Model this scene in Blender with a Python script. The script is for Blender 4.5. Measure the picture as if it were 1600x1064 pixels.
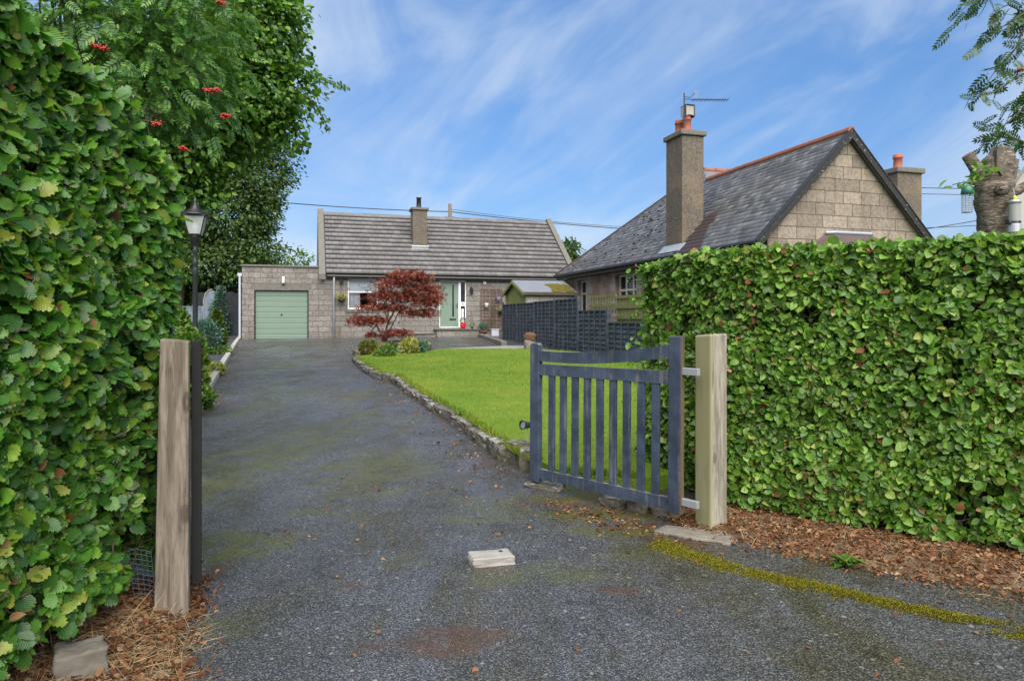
import bpy, bmesh, math, random
import numpy as np
from mathutils import Vector, Matrix

for o in list(bpy.data.objects):
    bpy.data.objects.remove(o)
SC = bpy.context.scene
COL = SC.collection
R = math.radians
random.seed(5)
RNG = np.random.default_rng(11)

# ------------------------------------------------------------------ camera, sky, sun, exposure
CAMZ = 1.45
F = 24 / 36 * 1600                      # focal length in photo pixels
HOR = 498                               # photo row of the horizon
cam = bpy.data.cameras.new('camera')
cam.lens = 24; cam.sensor_width = 36; cam.sensor_fit = 'HORIZONTAL'
cam.shift_y = -(HOR - 532) / -1600
cam.clip_start = 0.05; cam.clip_end = 3000
camo = bpy.data.objects.new('camera', cam); COL.objects.link(camo)
camo.location = (0, 0, CAMZ); camo.rotation_euler = (R(90), 0, 0)
SC.camera = camo

SUN_EL, SUN_AZ = 48, 168                # azimuth clockwise from +Y (the view direction)
sun = bpy.data.lights.new('sun', 'SUN')
sun.energy = 3.2; sun.angle = R(70); sun.color = (1.0, 0.95, 0.87)
suno = bpy.data.objects.new('sun', sun); COL.objects.link(suno)
sd = Vector((math.sin(R(SUN_AZ)) * math.cos(R(SUN_EL)), math.cos(R(SUN_AZ)) * math.cos(R(SUN_EL)), math.sin(R(SUN_EL))))
suno.rotation_euler = sd.to_track_quat('Z', 'Y').to_euler()

world = bpy.data.worlds.new('World'); SC.world = world
world.use_nodes = True
wt = world.node_tree; wt.nodes.clear()
def wn(t, **i):
    n = wt.nodes.new(t)
    for k, v in i.items():
        s = n.inputs[k]
        if isinstance(v, bpy.types.NodeSocket): wt.links.new(v, s)
        else: s.default_value = v
    return n
sky = wn('ShaderNodeTexSky'); sky.sky_type = 'NISHITA'; sky.sun_disc = False
sky.sun_elevation = R(SUN_EL); sky.sun_rotation = R(SUN_AZ)
sky.air_density = 1.0; sky.dust_density = 0.6; sky.ozone_density = 2.0
tc = wn('ShaderNodeTexCoord')
sep = wn('ShaderNodeSeparateXYZ', Vector=tc.outputs['Generated'])
def wm(op, a, b=0.0, clamp=False):
    n = wt.nodes.new('ShaderNodeMath'); n.operation = op; n.use_clamp = clamp
    for k, v in enumerate((a, b)):
        if isinstance(v, bpy.types.NodeSocket): wt.links.new(v, n.inputs[k])
        else: n.inputs[k].default_value = v
    return n.outputs[0]
cv = wn('ShaderNodeCombineXYZ', X=wm('ADD', sep.outputs['X'], wm('MULTIPLY', sep.outputs['Y'], 0.15)), Y=wm('MULTIPLY', sep.outputs['Z'], 1.15), Z=sep.outputs['Y']).outputs[0]
# thin streaks of high cloud
mr_ = wn('ShaderNodeMapping', Vector=cv); mr_.inputs['Rotation'].default_value = (0, 0, R(-36))
mp = wn('ShaderNodeMapping', Vector=mr_.outputs[0]); mp.inputs['Scale'].default_value = (1.5, 4.2, 1)
n1 = wn('ShaderNodeTexNoise', Vector=mp.outputs[0], Scale=1.5, Detail=9.0, Roughness=0.58, Distortion=1.3)
n2 = wn('ShaderNodeTexNoise', Vector=cv, Scale=2.6, Detail=5.0, Roughness=0.55, Distortion=0.6)
cl = wm('ADD', wm('MULTIPLY', n1.outputs['Fac'], 0.85), wm('MULTIPLY', n2.outputs['Fac'], 0.7))
mr = wn('ShaderNodeMapRange', Value=cl); mr.interpolation_type = 'SMOOTHSTEP'
mr.inputs['From Min'].default_value = 0.54; mr.inputs['From Max'].default_value = 1.06
mr.inputs['To Min'].default_value = 0.0; mr.inputs['To Max'].default_value = 0.72
# the sky is paler towards the horizon
hz = wn('ShaderNodeMapRange', Value=sep.outputs['Z']); hz.interpolation_type = 'SMOOTHSTEP'
hz.inputs['From Min'].default_value = 0.0; hz.inputs['From Max'].default_value = 0.2
hz.inputs['To Min'].default_value = 0.10; hz.inputs['To Max'].default_value = 0.0
bk = wn('ShaderNodeMapRange', Value=sep.outputs['Y']); bk.interpolation_type = 'SMOOTHSTEP'      # unseen cloud added behind the camera to brighten the scene
bk.inputs['From Min'].default_value = 0.15; bk.inputs['From Max'].default_value = -0.45; bk.inputs['To Min'].default_value = 0.0; bk.inputs['To Max'].default_value = 0.75
cm = wm('ADD', wm('ADD', mr.outputs[0], hz.outputs[0]), bk.outputs[0], True)
tint = wn('ShaderNodeMix'); tint.data_type = 'RGBA'; tint.blend_type = 'MULTIPLY'; tint.inputs[0].default_value = 1
tz = wn('ShaderNodeMapRange', Value=sep.outputs['Z']); tz.inputs['From Min'].default_value = 0.0; tz.inputs['From Max'].default_value = 0.42
tcol = wn('ShaderNodeMix'); tcol.data_type = 'RGBA'; wt.links.new(tz.outputs[0], tcol.inputs[0]); tcol.inputs[6].default_value = (0.38, 0.46, 0.62, 1); tcol.inputs[7].default_value = (0.62, 0.86, 1.06, 1)
wt.links.new(sky.outputs[0], tint.inputs[6]); wt.links.new(tcol.outputs[2], tint.inputs[7])
mx = wn('ShaderNodeMix'); mx.data_type = 'RGBA'
wt.links.new(cm, mx.inputs[0]); wt.links.new(tint.outputs[2], mx.inputs[6]); mx.inputs[7].default_value = (4.0, 4.55, 5.3, 1)
bg = wn('ShaderNodeBackground', Color=mx.outputs[2], Strength=0.079)
out = wn('ShaderNodeOutputWorld', Surface=bg.outputs[0])

SC.view_settings.view_transform = 'Standard'; SC.view_settings.look = 'None'
SC.view_settings.exposure = 1.2; SC.view_settings.gamma = 1
SC.cycles.max_bounces = 8; SC.cycles.diffuse_bounces = 3; SC.cycles.glossy_bounces = 3
SC.cycles.transparent_max_bounces = 16; SC.cycles.transmission_bounces = 4
SC.cycles.caustics_reflective = False; SC.cycles.caustics_refractive = False

# ------------------------------------------------------------------ places
def gz(x, y):
    """height of the drive: level at the gate, rising gently to the cottage"""
    t = y - 4.6
    if t < 0: return 0.0
    if t < 0.8: return 0.0264 * t * t / 1.6
    return min(0.0264 * (t - 0.4), 0.63)
def gzn(y):
    t = y - 4.6
    return np.where(t < 0, 0, np.where(t < 0.8, 0.0264 * t * t / 1.6, np.minimum(0.0264 * (t - 0.4), 0.63)))
def P(px, py, h=0.0):
    """photo pixel on the ground (raised h) -> point"""
    k, s = (px - 800) / F, (py - HOR) / F
    lo, hi = 0.5, 400
    for _ in range(60):
        m = (lo + hi) / 2
        if CAMZ - s * m > gz(0, m) + h: lo = m
        else: hi = m
    return Vector((k * lo, lo, gz(0, lo) + h))
def at(px, py, d):
    return Vector(((px - 800) / F * d, d, CAMZ + (HOR - py) / F * d))
ANG = math.atan(0.3)
U = Vector((math.cos(ANG), math.sin(ANG), 0)); V = Vector((-math.sin(ANG), math.cos(ANG), 0))

# ------------------------------------------------------------------ tagging
def tag(o, label, cat, group=None):
    o['label'] = label; o['category'] = cat
    if group: o['group'] = group
    return o
def thing(name, label, cat, loc=(0, 0, 0), rz=0.0, group=None):
    o = bpy.data.objects.new(name, None); COL.objects.link(o)
    o.location = loc; o.rotation_euler = (0, 0, rz); o.empty_display_size = 0.1
    return tag(o, label, cat, group)
def kind(o, k):
    o['kind'] = k
    return o
def link_mesh(name, me, mat, parent):
    o = bpy.data.objects.new(name, me); COL.objects.link(o)
    if mat: me.materials.append(mat)
    if parent is not None: o.parent = parent
    return o

# ------------------------------------------------------------------ mesh builders
class MB:
    def __init__(s): s.v = []; s.f = []
    def add(s, V_, F_):
        b = len(s.v); s.v += [tuple(p) for p in V_]; s.f += [tuple(b + i for i in f) for f in F_]
        return s
    def box(s, x0, x1, y0, y1, z0, z1):
        return s.add([(x0, y0, z0), (x1, y0, z0), (x1, y1, z0), (x0, y1, z0), (x0, y0, z1), (x1, y0, z1), (x1, y1, z1), (x0, y1, z1)],
                     [(0, 3, 2, 1), (4, 5, 6, 7), (0, 1, 5, 4), (1, 2, 6, 5), (2, 3, 7, 6), (3, 0, 4, 7)])
    def extrude(s, pts, vec):
        n = len(pts); vec = Vector(vec); pts = [Vector(p) for p in pts]
        a = Vector((0, 0, 0))
        for i in range(n): a += pts[i].cross(pts[(i + 1) % n])
        if a.dot(vec) > 0: pts = pts[::-1]
        return s.add(pts + [p + vec for p in pts],
                     [tuple(range(n)), tuple(range(2 * n - 1, n - 1, -1))] + [((i + 1) % n, i, n + i, n + (i + 1) % n) for i in range(n)])
    def beam(s, p, q, w, h, up=(0, 0, 1)):
        p, q = Vector(p), Vector(q); d = (q - p).normalized()
        sd_ = d.cross(Vector(up))
        if sd_.length < 1e-4: sd_ = d.cross(Vector((1, 0, 0)))
        sd_.normalize(); u = sd_.cross(d).normalized()
        a, b = sd_ * w / 2, u * h / 2
        return s.extrude([p - a - b, p + a - b, p + a + b, p - a + b], q - p)
    def tube(s, pts, r, seg=8, cap=True, jit=0.0):
        pts = [Vector(p) for p in pts]; n = len(pts)
        rr = list(r) if hasattr(r, '__len__') else [r] * n
        b = len(s.v); prev = None
        for i in range(n):
            d = (pts[min(i + 1, n - 1)] - pts[max(i - 1, 0)])
            d = d.normalized() if d.length > 1e-9 else Vector((0, 0, 1))
            if prev is None:
                x = d.cross(Vector((0, 0, 1)))
                if x.length < 0.05: x = d.cross(Vector((1, 0, 0)))
            else:
                x = prev - d * prev.dot(d)
            x.normalize(); prev = x; y = d.cross(x)
            for k in range(seg):
                a = 2 * math.pi * k / seg
                q = rr[i] * (1 + (random.uniform(-jit, jit) if jit else 0))
                s.v.append(tuple(pts[i] + x * (q * math.cos(a)) + y * (q * math.sin(a))))
        for i in range(n - 1):
            for k in range(seg):
                k2 = (k + 1) % seg
                s.f.append((b + i * seg + k, b + i * seg + k2, b + (i + 1) * seg + k2, b + (i + 1) * seg + k))
        if cap:
            s.f.append(tuple(b + k for k in range(seg))[::-1]); s.f.append(tuple(b + (n - 1) * seg + k for k in range(seg)))
        return s
    def lathe(s, prof, c=(0, 0, 0), seg=16, rot=0.0, axes=None):
        b = len(s.v); c = Vector(c)
        ax = axes or (Vector((1, 0, 0)), Vector((0, 1, 0)), Vector((0, 0, 1)))
        for r_, z_ in prof:
            for k in range(seg):
                a = 2 * math.pi * k / seg + rot
                s.v.append(tuple(c + ax[0] * (r_ * math.cos(a)) + ax[1] * (r_ * math.sin(a)) + ax[2] * z_))
        m = len(prof)
        for i in range(m - 1):
            for k in range(seg):
                k2 = (k + 1) % seg
                s.f.append((b + i * seg + k, b + i * seg + k2, b + (i + 1) * seg + k2, b + (i + 1) * seg + k))
        s.f.append(tuple(b + k for k in range(seg))[::-1]); s.f.append(tuple(b + (m - 1) * seg + k for k in range(seg)))
        return s
    def build(s, name, mat, parent=None, smooth=False, bevel=0.0):
        me = bpy.data.meshes.new(name); me.from_pydata(s.v, [], s.f); me.update()
        if smooth: me.polygons.foreach_set('use_smooth', [True] * len(me.polygons))
        o = link_mesh(name, me, mat, parent)
        if bevel:
            m = o.modifiers.new('bevel', 'BEVEL'); m.width = bevel; m.segments = 2; m.limit_method = 'ANGLE'; m.angle_limit = R(40)
        return o

def vnoise(p, scale=1.0, seed=0):
    """vectorised value noise in [0, 1]"""
    p = np.asarray(p, float) * scale + 137.3 + seed * 17.17
    i = np.floor(p).astype(np.int64); f = p - i; f = f * f * (3 - 2 * f)
    def h(a):
        n = a[:, 0] * 374761393 + a[:, 1] * 668265263 + a[:, 2] * 1442695041 + seed * 97
        n = (n ^ (n >> 13)) * 1274126177
        return ((n ^ (n >> 16)) & 0xffff) / 65535.0
    r = 0
    for dx in (0, 1):
        for dy in (0, 1):
            for dz in (0, 1):
                w = (f[:, 0] if dx else 1 - f[:, 0]) * (f[:, 1] if dy else 1 - f[:, 1]) * (f[:, 2] if dz else 1 - f[:, 2])
                r = r + w * h(i + np.array([dx, dy, dz]))
    return r
def fbm(p, scale=1.0, seed=0, octs=3):
    r, a, t = 0, 1.0, 0
    for k in range(octs):
        r = r + a * vnoise(p, scale * 2 ** k, seed + k); t += a; a *= 0.5
    return r / t

def mesh_np(name, Vn, faces_per, nrep, kverts, mat, parent=None, uv=None, smooth=False):
    """nrep copies of a template: Vn (nrep*kverts, 3), faces_per = template faces"""
    lens = np.array([len(f) for f in faces_per]); flat = np.concatenate([np.array(f) for f in faces_per])
    loops = (np.arange(nrep)[:, None] * kverts + flat[None, :]).ravel().astype(np.int32)
    tot = np.tile(lens, nrep); starts = np.concatenate([[0], np.cumsum(tot)[:-1]]).astype(np.int32)
    me = bpy.data.meshes.new(name)
    me.vertices.add(len(Vn)); me.vertices.foreach_set('co', np.ascontiguousarray(Vn, np.float32).ravel())
    me.loops.add(len(loops)); me.loops.foreach_set('vertex_index', loops)
    me.polygons.add(len(starts)); me.polygons.foreach_set('loop_start', starts)
    if uv is not None:
        l = me.uv_layers.new(name='UVMap'); u = np.tile(uv[flat], (nrep, 1)).astype(np.float32)
        l.data.foreach_set('uv', u.ravel())
    me.update(calc_edges=True)
    if smooth: me.polygons.foreach_set('use_smooth', [True] * len(me.polygons))
    return link_mesh(name, me, mat, parent)
def nrm(a):
    return a / np.maximum(np.linalg.norm(a, axis=1, keepdims=True), 1e-9)

LEAF = (np.array([(0, 0, 0), (0, .36, -.03), (0, .7, -.03), (0, 1, -.06), (-.2, .07, .05), (-.37, .3, .09), (-.38, .6, .08), (-.21, .86, .03), (.2, .07, .05), (.37, .3, .09), (.38, .6, .08), (.21, .86, .03)], float),
        [(0, 1, 5, 4), (1, 2, 6, 5), (2, 3, 7, 6), (1, 0, 8, 9), (2, 1, 9, 10), (3, 2, 10, 11)])
def toothed_leaf(n=6):
    ys = [k / n for k in range(n + 1)]; prof = lambda y: .40 * math.sin(math.pi * min(1, y * .93 + .07) ** .85) ** .8
    v = [(0, y, -.03 - .03 * y) for y in ys]; f = []
    for sx in (-1, 1):
        b = len(v); v += [(sx * prof(y) * .95, y - .01, .06 * (1 - y)) for y in ys]; t = len(v)
        v += [(sx * (prof(y) * 1.0 + .008), y + .8 / n, .06 * (1 - y)) for y in ys[:-1]]
        for k in range(n):
            q = (k, k + 1, b + k + 1, t + k, b + k); f.append(q if sx < 0 else q[::-1])
    return np.array(v, float), f
TOOTHED = toothed_leaf()
SLIM = (np.array([(0, 0, 0), (0, .5, -.03), (0, 1, -.06), (-.17, .25, .05), (-.2, .6, .04), (.17, .25, .05), (.2, .6, .04)], float),
        [(0, 1, 4, 3), (1, 2, 4), (1, 0, 5, 6), (2, 1, 6)])
SMALL = (np.array([(0, 0, 0), (-.32, .45, .08), (0, 1, -.03), (.32, .45, .08)], float), [(0, 2, 1), (0, 3, 2)])
def star_leaf():
    v = [(0, 0, 0)]; f = []
    for k, (a, l) in enumerate([(-115, .55), (-62, .85), (0, 1.0), (62, .85), (115, .55)]):
        a = R(a); dx, dy = math.sin(a), math.cos(a); b = len(v)
        v += [(dx * l * .5 - dy * .13, dy * l * .5 + dx * .13, .03), (dx * l, dy * l, -.08), (dx * l * .5 + dy * .13, dy * l * .5 - dx * .13, .03)]
        f.append((0, b + 2, b + 1, b))
    return np.array(v, float), f
STAR = star_leaf()
def frond(pairs=6):
    v = []; f = []
    def leaflet(bx, by, dx, dy, l):
        w = l * .19; b = len(v); nx, ny = -dy, dx
        for (t, s_, z) in ((0, 0, 0), (.35, 1, .03), (.75, .7, .0), (1, 0, -.06), (.75, -.7, 0), (.35, -1, .03)):
            v.append((bx + dx * l * t + nx * w * s_, by + dy * l * t + ny * w * s_, z * l - .12 * by * by))
        f.append((b, b + 3, b + 2, b + 1)); f.append((b, b + 5, b + 4, b + 3))
    for k in range(pairs):
        y = .16 + .74 * k / (pairs - 1); l = .36 - .05 * abs(k - 2) * .6
        for sx in (-1, 1):
            a = R(62 - 4 * k); leaflet(0, y, sx * math.sin(a), math.cos(a), l)
    leaflet(0, .9, 0, 1, .32)
    b = len(v); v += [(-.012, 0, 0), (.012, 0, 0), (.008, .92, -.1), (-.008, .92, -.1)]; f.append((b, b + 1, b + 2, b + 3))
    return np.array(v, float), f
FROND = frond()

def leaf_mesh(name, Pp, T, N, S, tmpl, mat, parent=None, curl=.25, wv=.2):
    tv, tf = tmpl; n = len(Pp); k = len(tv)
    T = nrm(T); N = nrm(N - T * np.sum(N * T, 1)[:, None]); B = np.cross(T, N)
    S = np.broadcast_to(np.asarray(S, float), (n,))
    c = RNG.uniform(-.2, 1, n) * curl; w = 1 + RNG.uniform(-wv, wv, n)
    X = tv[None, :, 0] * w[:, None]; Y = np.repeat(tv[None, :, 1], n, 0); Z = tv[None, :, 2] - c[:, None] * Y * Y
    Vn = Pp[:, None, :] + S[:, None, None] * (X[..., None] * B[:, None, :] + Y[..., None] * T[:, None, :] + Z[..., None] * N[:, None, :])
    uv = np.stack([tv[:, 0] + .5, tv[:, 1]], 1)
    return mesh_np(name, Vn.reshape(-1, 3), tf, n, k, mat, parent, uv)

def rand_dirs(n):
    return nrm(RNG.normal(size=(n, 3)))

def _rock_tmpl(cuts):
    bm = bmesh.new(); bmesh.ops.create_cube(bm, size=2)
    bmesh.ops.subdivide_edges(bm, edges=bm.edges[:], cuts=cuts, use_grid_fill=True)
    v = np.array([q.co[:] for q in bm.verts]); f = [tuple(q.index for q in p.verts) for p in bm.faces]; bm.free()
    return v, f
ROCK3 = _rock_tmpl(4); ROCK2 = _rock_tmpl(2); ROCK9 = _rock_tmpl(14)
def rock(mb, c, size, rz=0.0, seed=0, round_=.35, amp=.18, tm=None, tilt=0.0):
    v, f = tm or ROCK3
    sph = nrm(v); q = v * (1 - round_) + sph * round_ * 1.25
    d = fbm(q * 1.0, 1.6, seed, 3 if len(v) < 400 else 5) - .5
    q = q * (1 + amp * 2 * d[:, None])
    q = q * np.array(size)[None, :] / 2
    m = np.array((Matrix.Rotation(rz, 3, 'Z') @ Matrix.Rotation(tilt, 3, 'X')))
    return mb.add(q @ m.T + np.array(c)[None, :], f)

# ------------------------------------------------------------------ materials
class G:
    def __init__(s, name, rough=0.7, spec=0.5, color=None, metal=0.0):
        s.m = bpy.data.materials.new(name); s.m.use_nodes = True; s.t = s.m.node_tree
        s.b = s.t.nodes['Principled BSDF']; s.set(Roughness=rough, Metallic=metal); s.b.inputs['Specular IOR Level'].default_value = spec
        if color: s.b.inputs['Base Color'].default_value = (*color, 1)
    def put(s, sock, v):
        if isinstance(v, bpy.types.NodeSocket): s.t.links.new(v, sock)
        elif isinstance(v, tuple) and sock.type == 'RGBA' and len(v) == 3: sock.default_value = (*v, 1)
        else: sock.default_value = v
    def set(s, **k):
        for a, v in k.items(): s.put(s.b.inputs[a.replace('_', ' ')], v)
        return s
    def n(s, typ, props=None, **inp):
        n = s.t.nodes.new('ShaderNode' + typ)
        for a, v in (props or {}).items(): setattr(n, a, v)
        for a, v in inp.items(): s.put(n.inputs[a.replace('_', ' ')], v)
        return n
    def obj(s): return s.n('TexCoord').outputs['Object']
    def pos(s): return s.n('NewGeometry').outputs['Position']
    def island(s): return s.n('NewGeometry').outputs['Random Per Island']
    def noise(s, vec, scale=5.0, detail=4.0, rough=0.55, dist=0.0, out='Fac'):
        return s.n('TexNoise', Vector=vec, Scale=scale, Detail=detail, Roughness=rough, Distortion=dist).outputs[out]
    def vor(s, vec, scale, out='Distance', feature='F1'):
        return s.n('TexVoronoi', {'feature': feature}, Vector=vec, Scale=scale).outputs[out]
    def ramp(s, fac, stops, interp='LINEAR'):
        n = s.n('ValToRGB', Fac=fac); e = n.color_ramp.elements; n.color_ramp.interpolation = interp
        while len(e) < len(stops): e.new(0.5)
        for k, (p, c) in enumerate(stops):
            e[k].position = p; e[k].color = (*c, 1) if isinstance(c, tuple) else (c, c, c, 1)
        return n.outputs['Color']
    def mix(s, f, a, b, blend='MIX'):
        n = s.n('Mix', {'data_type': 'RGBA', 'blend_type': blend})
        s.put(n.inputs[0], f); s.put(n.inputs[6], a); s.put(n.inputs[7], b)
        return n.outputs[2]
    def math(s, op, a, b=0.0, clamp=False):
        n = s.n('Math', {'operation': op, 'use_clamp': clamp}); s.put(n.inputs[0], a); s.put(n.inputs[1], b)
        return n.outputs[0]
    def mapr(s, v, a, b, c=0.0, d=1.0):
        n = s.n('MapRange', {'interpolation_type': 'SMOOTHSTEP'}, Value=v); n.inputs['From Min'].default_value = a; n.inputs['From Max'].default_value = b
        n.inputs['To Min'].default_value = c; n.inputs['To Max'].default_value = d
        return n.outputs[0]
    def scale(s, vec, sc, rot=(0, 0, 0)):
        n = s.n('Mapping', Vector=vec); n.inputs['Scale'].default_value = sc; n.inputs['Rotation'].default_value = rot
        return n.outputs[0]
    def bump(s, h, strength=0.5, dist=0.01, normal=None):
        n = s.n('Bump', Height=h, Strength=strength, Distance=dist)
        if normal is not None: s.put(n.inputs['Normal'], normal)
        s.t.links.new(n.outputs[0], s.b.inputs['Normal'])
        return n.outputs[0]

def plain(name, c, rough=0.6, spec=0.5, metal=0.0, var=0.15, scale=6.0, bump=0.0):
    g = G(name, rough, spec, None, metal); o = g.obj()
    f = g.noise(o, scale, 5)
    g.set(Base_Color=g.mix(f, tuple(x * (1 - var) for x in c), tuple(x * (1 + var) for x in c)))
    if bump: g.bump(g.noise(o, scale * 6, 4), bump, 0.004)
    return g.m

def leafmat(name, stops, rough=0.45, trans=0.3, vein=0.0, spec=0.4, edge=0.0, patch=None):
    g = G(name, rough, spec)
    c = g.ramp(g.island(), stops)
    if patch: c = g.mix(g.mapr(g.noise(g.pos(), patch[1], 5, .65), .42, .6, 0, patch[2]), c, patch[0])
    if edge:
        o = g.pos(); bl = g.noise(o, 45, 4, .7)
        c = g.mix(g.mapr(bl, .35, .65, 0, .6), c, g.mix(1.0, c, (.62, .66, .7), 'MULTIPLY'))
        sq = g.n('SeparateXYZ', Vector=g.n('UVMap').outputs[0]); dx = g.math('MULTIPLY', g.math('SUBTRACT', sq.outputs[0], .5), 1.15); dy = g.math('SUBTRACT', sq.outputs[1], .48)
        rr = g.math('SQRT', g.math('ADD', g.math('MULTIPLY', dx, dx), g.math('MULTIPLY', dy, dy)))
        hit = g.mapr(g.math('FRACT', g.math('MULTIPLY', g.island(), 37.7)), .78, .86)
        c = g.mix(g.math('MULTIPLY', hit, g.mapr(g.math('ADD', rr, g.math('MULTIPLY', bl, .3)), .48, .62, 0, edge)), c, (.22, .12, .045))
    if vein:
        uv = g.n('UVMap').outputs[0]; sp = g.n('SeparateXYZ', Vector=uv)
        ax = g.math('ABSOLUTE', g.math('SUBTRACT', sp.outputs[0], 0.5))
        w = g.math('SINE', g.math('MULTIPLY', g.math('SUBTRACT', sp.outputs[1], g.math('MULTIPLY', ax, 0.75)), 52.0))
        mid = g.mapr(ax, 0.0, 0.03, 1.0, 0.0)
        c = g.mix(g.math('MULTIPLY', g.math('MAXIMUM', g.mapr(w, 0.55, 1.0), mid), vein), c, g.mix(1.0, c, (1.5, 1.5, 1.35), 'MULTIPLY'))
        g.bump(w, 0.18, 0.003)
    g.set(Base_Color=c)
    tr = g.n('BsdfTranslucent'); g.put(tr.inputs['Color'], g.mix(1.0, c, (1.3, 1.5, 0.5), 'MULTIPLY'))
    ms = g.n('MixShader'); ms.inputs[0].default_value = trans
    g.t.links.new(g.b.outputs[0], ms.inputs[1]); g.t.links.new(tr.outputs[0], ms.inputs[2])
    g.t.links.new(ms.outputs[0], g.t.nodes['Material Output'].inputs[0])
    return g.m

def stone_blocks(name, c1, c2, mortar, bw, rh, ms=0.012, bump=0.6, face=14.0, stain=0.25, rock=0.02):
    g = G(name, 0.85, 0.3); o = g.obj(); sp = g.n('SeparateXYZ', Vector=o)
    v = g.n('CombineXYZ', X=g.math('ADD', sp.outputs[0], sp.outputs[1]), Y=sp.outputs[2]).outputs[0]
    jit = g.noise(o, 1.7, 2, out='Color')
    v2 = g.mix(0.02, v, jit, 'ADD')
    b = g.n('TexBrick', {'offset': 0.5, 'offset_frequency': 2, 'squash': 1.35, 'squash_frequency': 3}, Vector=v2, Color1=c1, Color2=c2, Mortar=mortar, Scale=1.0,
            Mortar_Size=ms, Mortar_Smooth=0.2, Bias=0.0, Brick_Width=bw, Row_Height=rh)
    rough_n = g.noise(o, face, 5, 0.72); big = g.noise(o, 0.9, 4, 0.6)
    speck = g.noise(o, 70, 3, 0.7)
    col = g.mix(g.mapr(rough_n, .4, .62, 0, .8), b.outputs['Color'], g.mix(1.0, b.outputs['Color'], (.6, .59, .58), 'MULTIPLY'))
    col = g.mix(g.mapr(speck, .45, .7, 0, .5), col, g.mix(1.0, col, (1.45, 1.42, 1.4), 'MULTIPLY'))
    col = g.mix(g.mapr(big, .45, .75, 0, stain), col, g.mix(1.0, col, (.55, .52, .45), 'MULTIPLY'))
    col = g.mix(g.mapr(g.noise(g.scale(o, (2.5, 2.5, .35)), 1.0, 5, .65), .5, .72, 0, .5), col, g.mix(1.0, col, (.55, .53, .48), 'MULTIPLY'))
    g.set(Base_Color=col)
    h = g.math('ADD', g.math('MULTIPLY', rough_n, 1.0), g.math('MULTIPLY', b.outputs['Fac'], -1.2))
    nb = g.bump(h, bump, rock)
    g.bump(speck, 0.3, 0.004, nb)
    return g.m

def wood(name, c1, c2, rough=0.75, grain=(30, 30, 1.2), moss=None, knots=False, bump=0.4, side=None):
    g = G(name, rough, 0.3); o = g.obj()
    f = g.noise(g.scale(o, grain), 1.0, 6, 0.65, 0.6)
    fine = g.noise(g.scale(o, tuple(x * 4 for x in grain)), 1.0, 3, 0.6)
    c = g.mix(g.mapr(f, .3, .7), c1, c2)
    c = g.mix(g.mapr(fine, .55, .75, 0, .6), c, tuple(x * .45 for x in c1))
    if knots:
        k = g.vor(g.scale(o, (5, 5, 2.2)), 1.0)
        ring = g.math('SINE', g.math('MULTIPLY', k, 60.0))
        c = g.mix(g.math('MULTIPLY', g.mapr(k, .03, .30, .9, 0), g.mapr(ring, -.4, .7, .3, 1)), c, tuple(x * .4 for x in c1))
    if moss:
        mf = g.mapr(g.noise(o, 2.2, 5, .6), .38, .66, 0, moss[1])
        if side: mf = g.math('MULTIPLY', g.mapr(g.noise(o, 3.5, 5, .65), .25, .5, .35, moss[1]), g.mapr(g.n('SeparateXYZ', Vector=o).outputs[1], side + .02, side + .006))
        c = g.mix(mf, c, moss[0])
    g.set(Base_Color=c); g.bump(g.math('ADD', f, g.math('MULTIPLY', fine, .5)), bump, 0.004)
    return g.m

def painted(name, c, wear=(.25, .22, .18), amount=.6, rough=.45, grain=(30, 30, 1.5)):
    g = G(name, rough, 0.4); o = g.obj()
    f = g.noise(g.scale(o, grain), 1.0, 6, 0.75)
    big = g.noise(o, 3.0, 6, .7)
    col = g.mix(g.mapr(big, .3, .7), tuple(x * .6 for x in c), tuple(x * 1.45 for x in c))
    col = g.mix(g.math('MULTIPLY', g.mapr(f, .52, .64), g.mapr(g.noise(o, 6, 4, .7), .40, .6, .2, amount)), col, wear)
    col = g.mix(g.mapr(g.noise(o, 90, 3, .8), .66, .74, 0, .5), col, tuple(x * 1.3 for x in wear))
    nz = g.n('SeparateXYZ', Vector=g.n('NewGeometry').outputs['True Normal']).outputs[2]
    col = g.mix(g.math('MULTIPLY', g.mapr(nz, .6, .9), g.mapr(g.noise(o, 9, 5, .7), .35, .6, .2, .8)), col, tuple(min(1, x * 1.2) for x in wear))
    g.set(Base_Color=col, Roughness=g.mapr(big, .3, .7, rough - .1, rough + .15)); g.bump(f, .35, .004)
    return g.m

MAT = {}
# --- tarmac: dark binder, grey chippings, moss and iron stains, damp patches, wet sheen in the colour
g = G('tarmac', .5, .5); p = g.pos()
vc = g.vor(p, 122, 'Color'); vd = g.vor(p, 122); sc1 = g.n('SeparateXYZ', Vector=vc).outputs[0]
chip = g.ramp(sc1, [(0, (.03, .031, .033)), (.3, (.066, .068, .073)), (.65, (.105, .108, .116)), (.92, (.155, .159, .168)), (1, (.21, .212, .218))])
col = g.mix(g.mapr(vd, .36, .64, 0, .8), chip, (.02, .02, .021))
v2 = g.vor(p, 64, 'Color'); sc2 = g.n('SeparateXYZ', Vector=v2).outputs[0]
col = g.mix(g.mapr(sc2, .992, .996), col, (.2, .2, .2))
big = g.noise(p, .55, 5, .6, .4); mid = g.noise(p, 2.6, 5, .62, .3); fin = g.noise(p, 24, 4, .65)
col = g.mix(g.mapr(big, .4, .62, 0, .5), col, g.mix(1.0, col, (1.45, 1.5, 1.6), 'MULTIPLY'))  # pale bluish patches: sky sheen of wet tarmac put into the colour
olive = g.mapr(g.noise(g.scale(p, (1.4, .55, 1)), 1.0, 6, .7, .5), .44, .6, 0, .85)
col = g.mix(olive, col, g.mix(1.0, col, (.78, .70, .40), 'MULTIPLY'))
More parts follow.
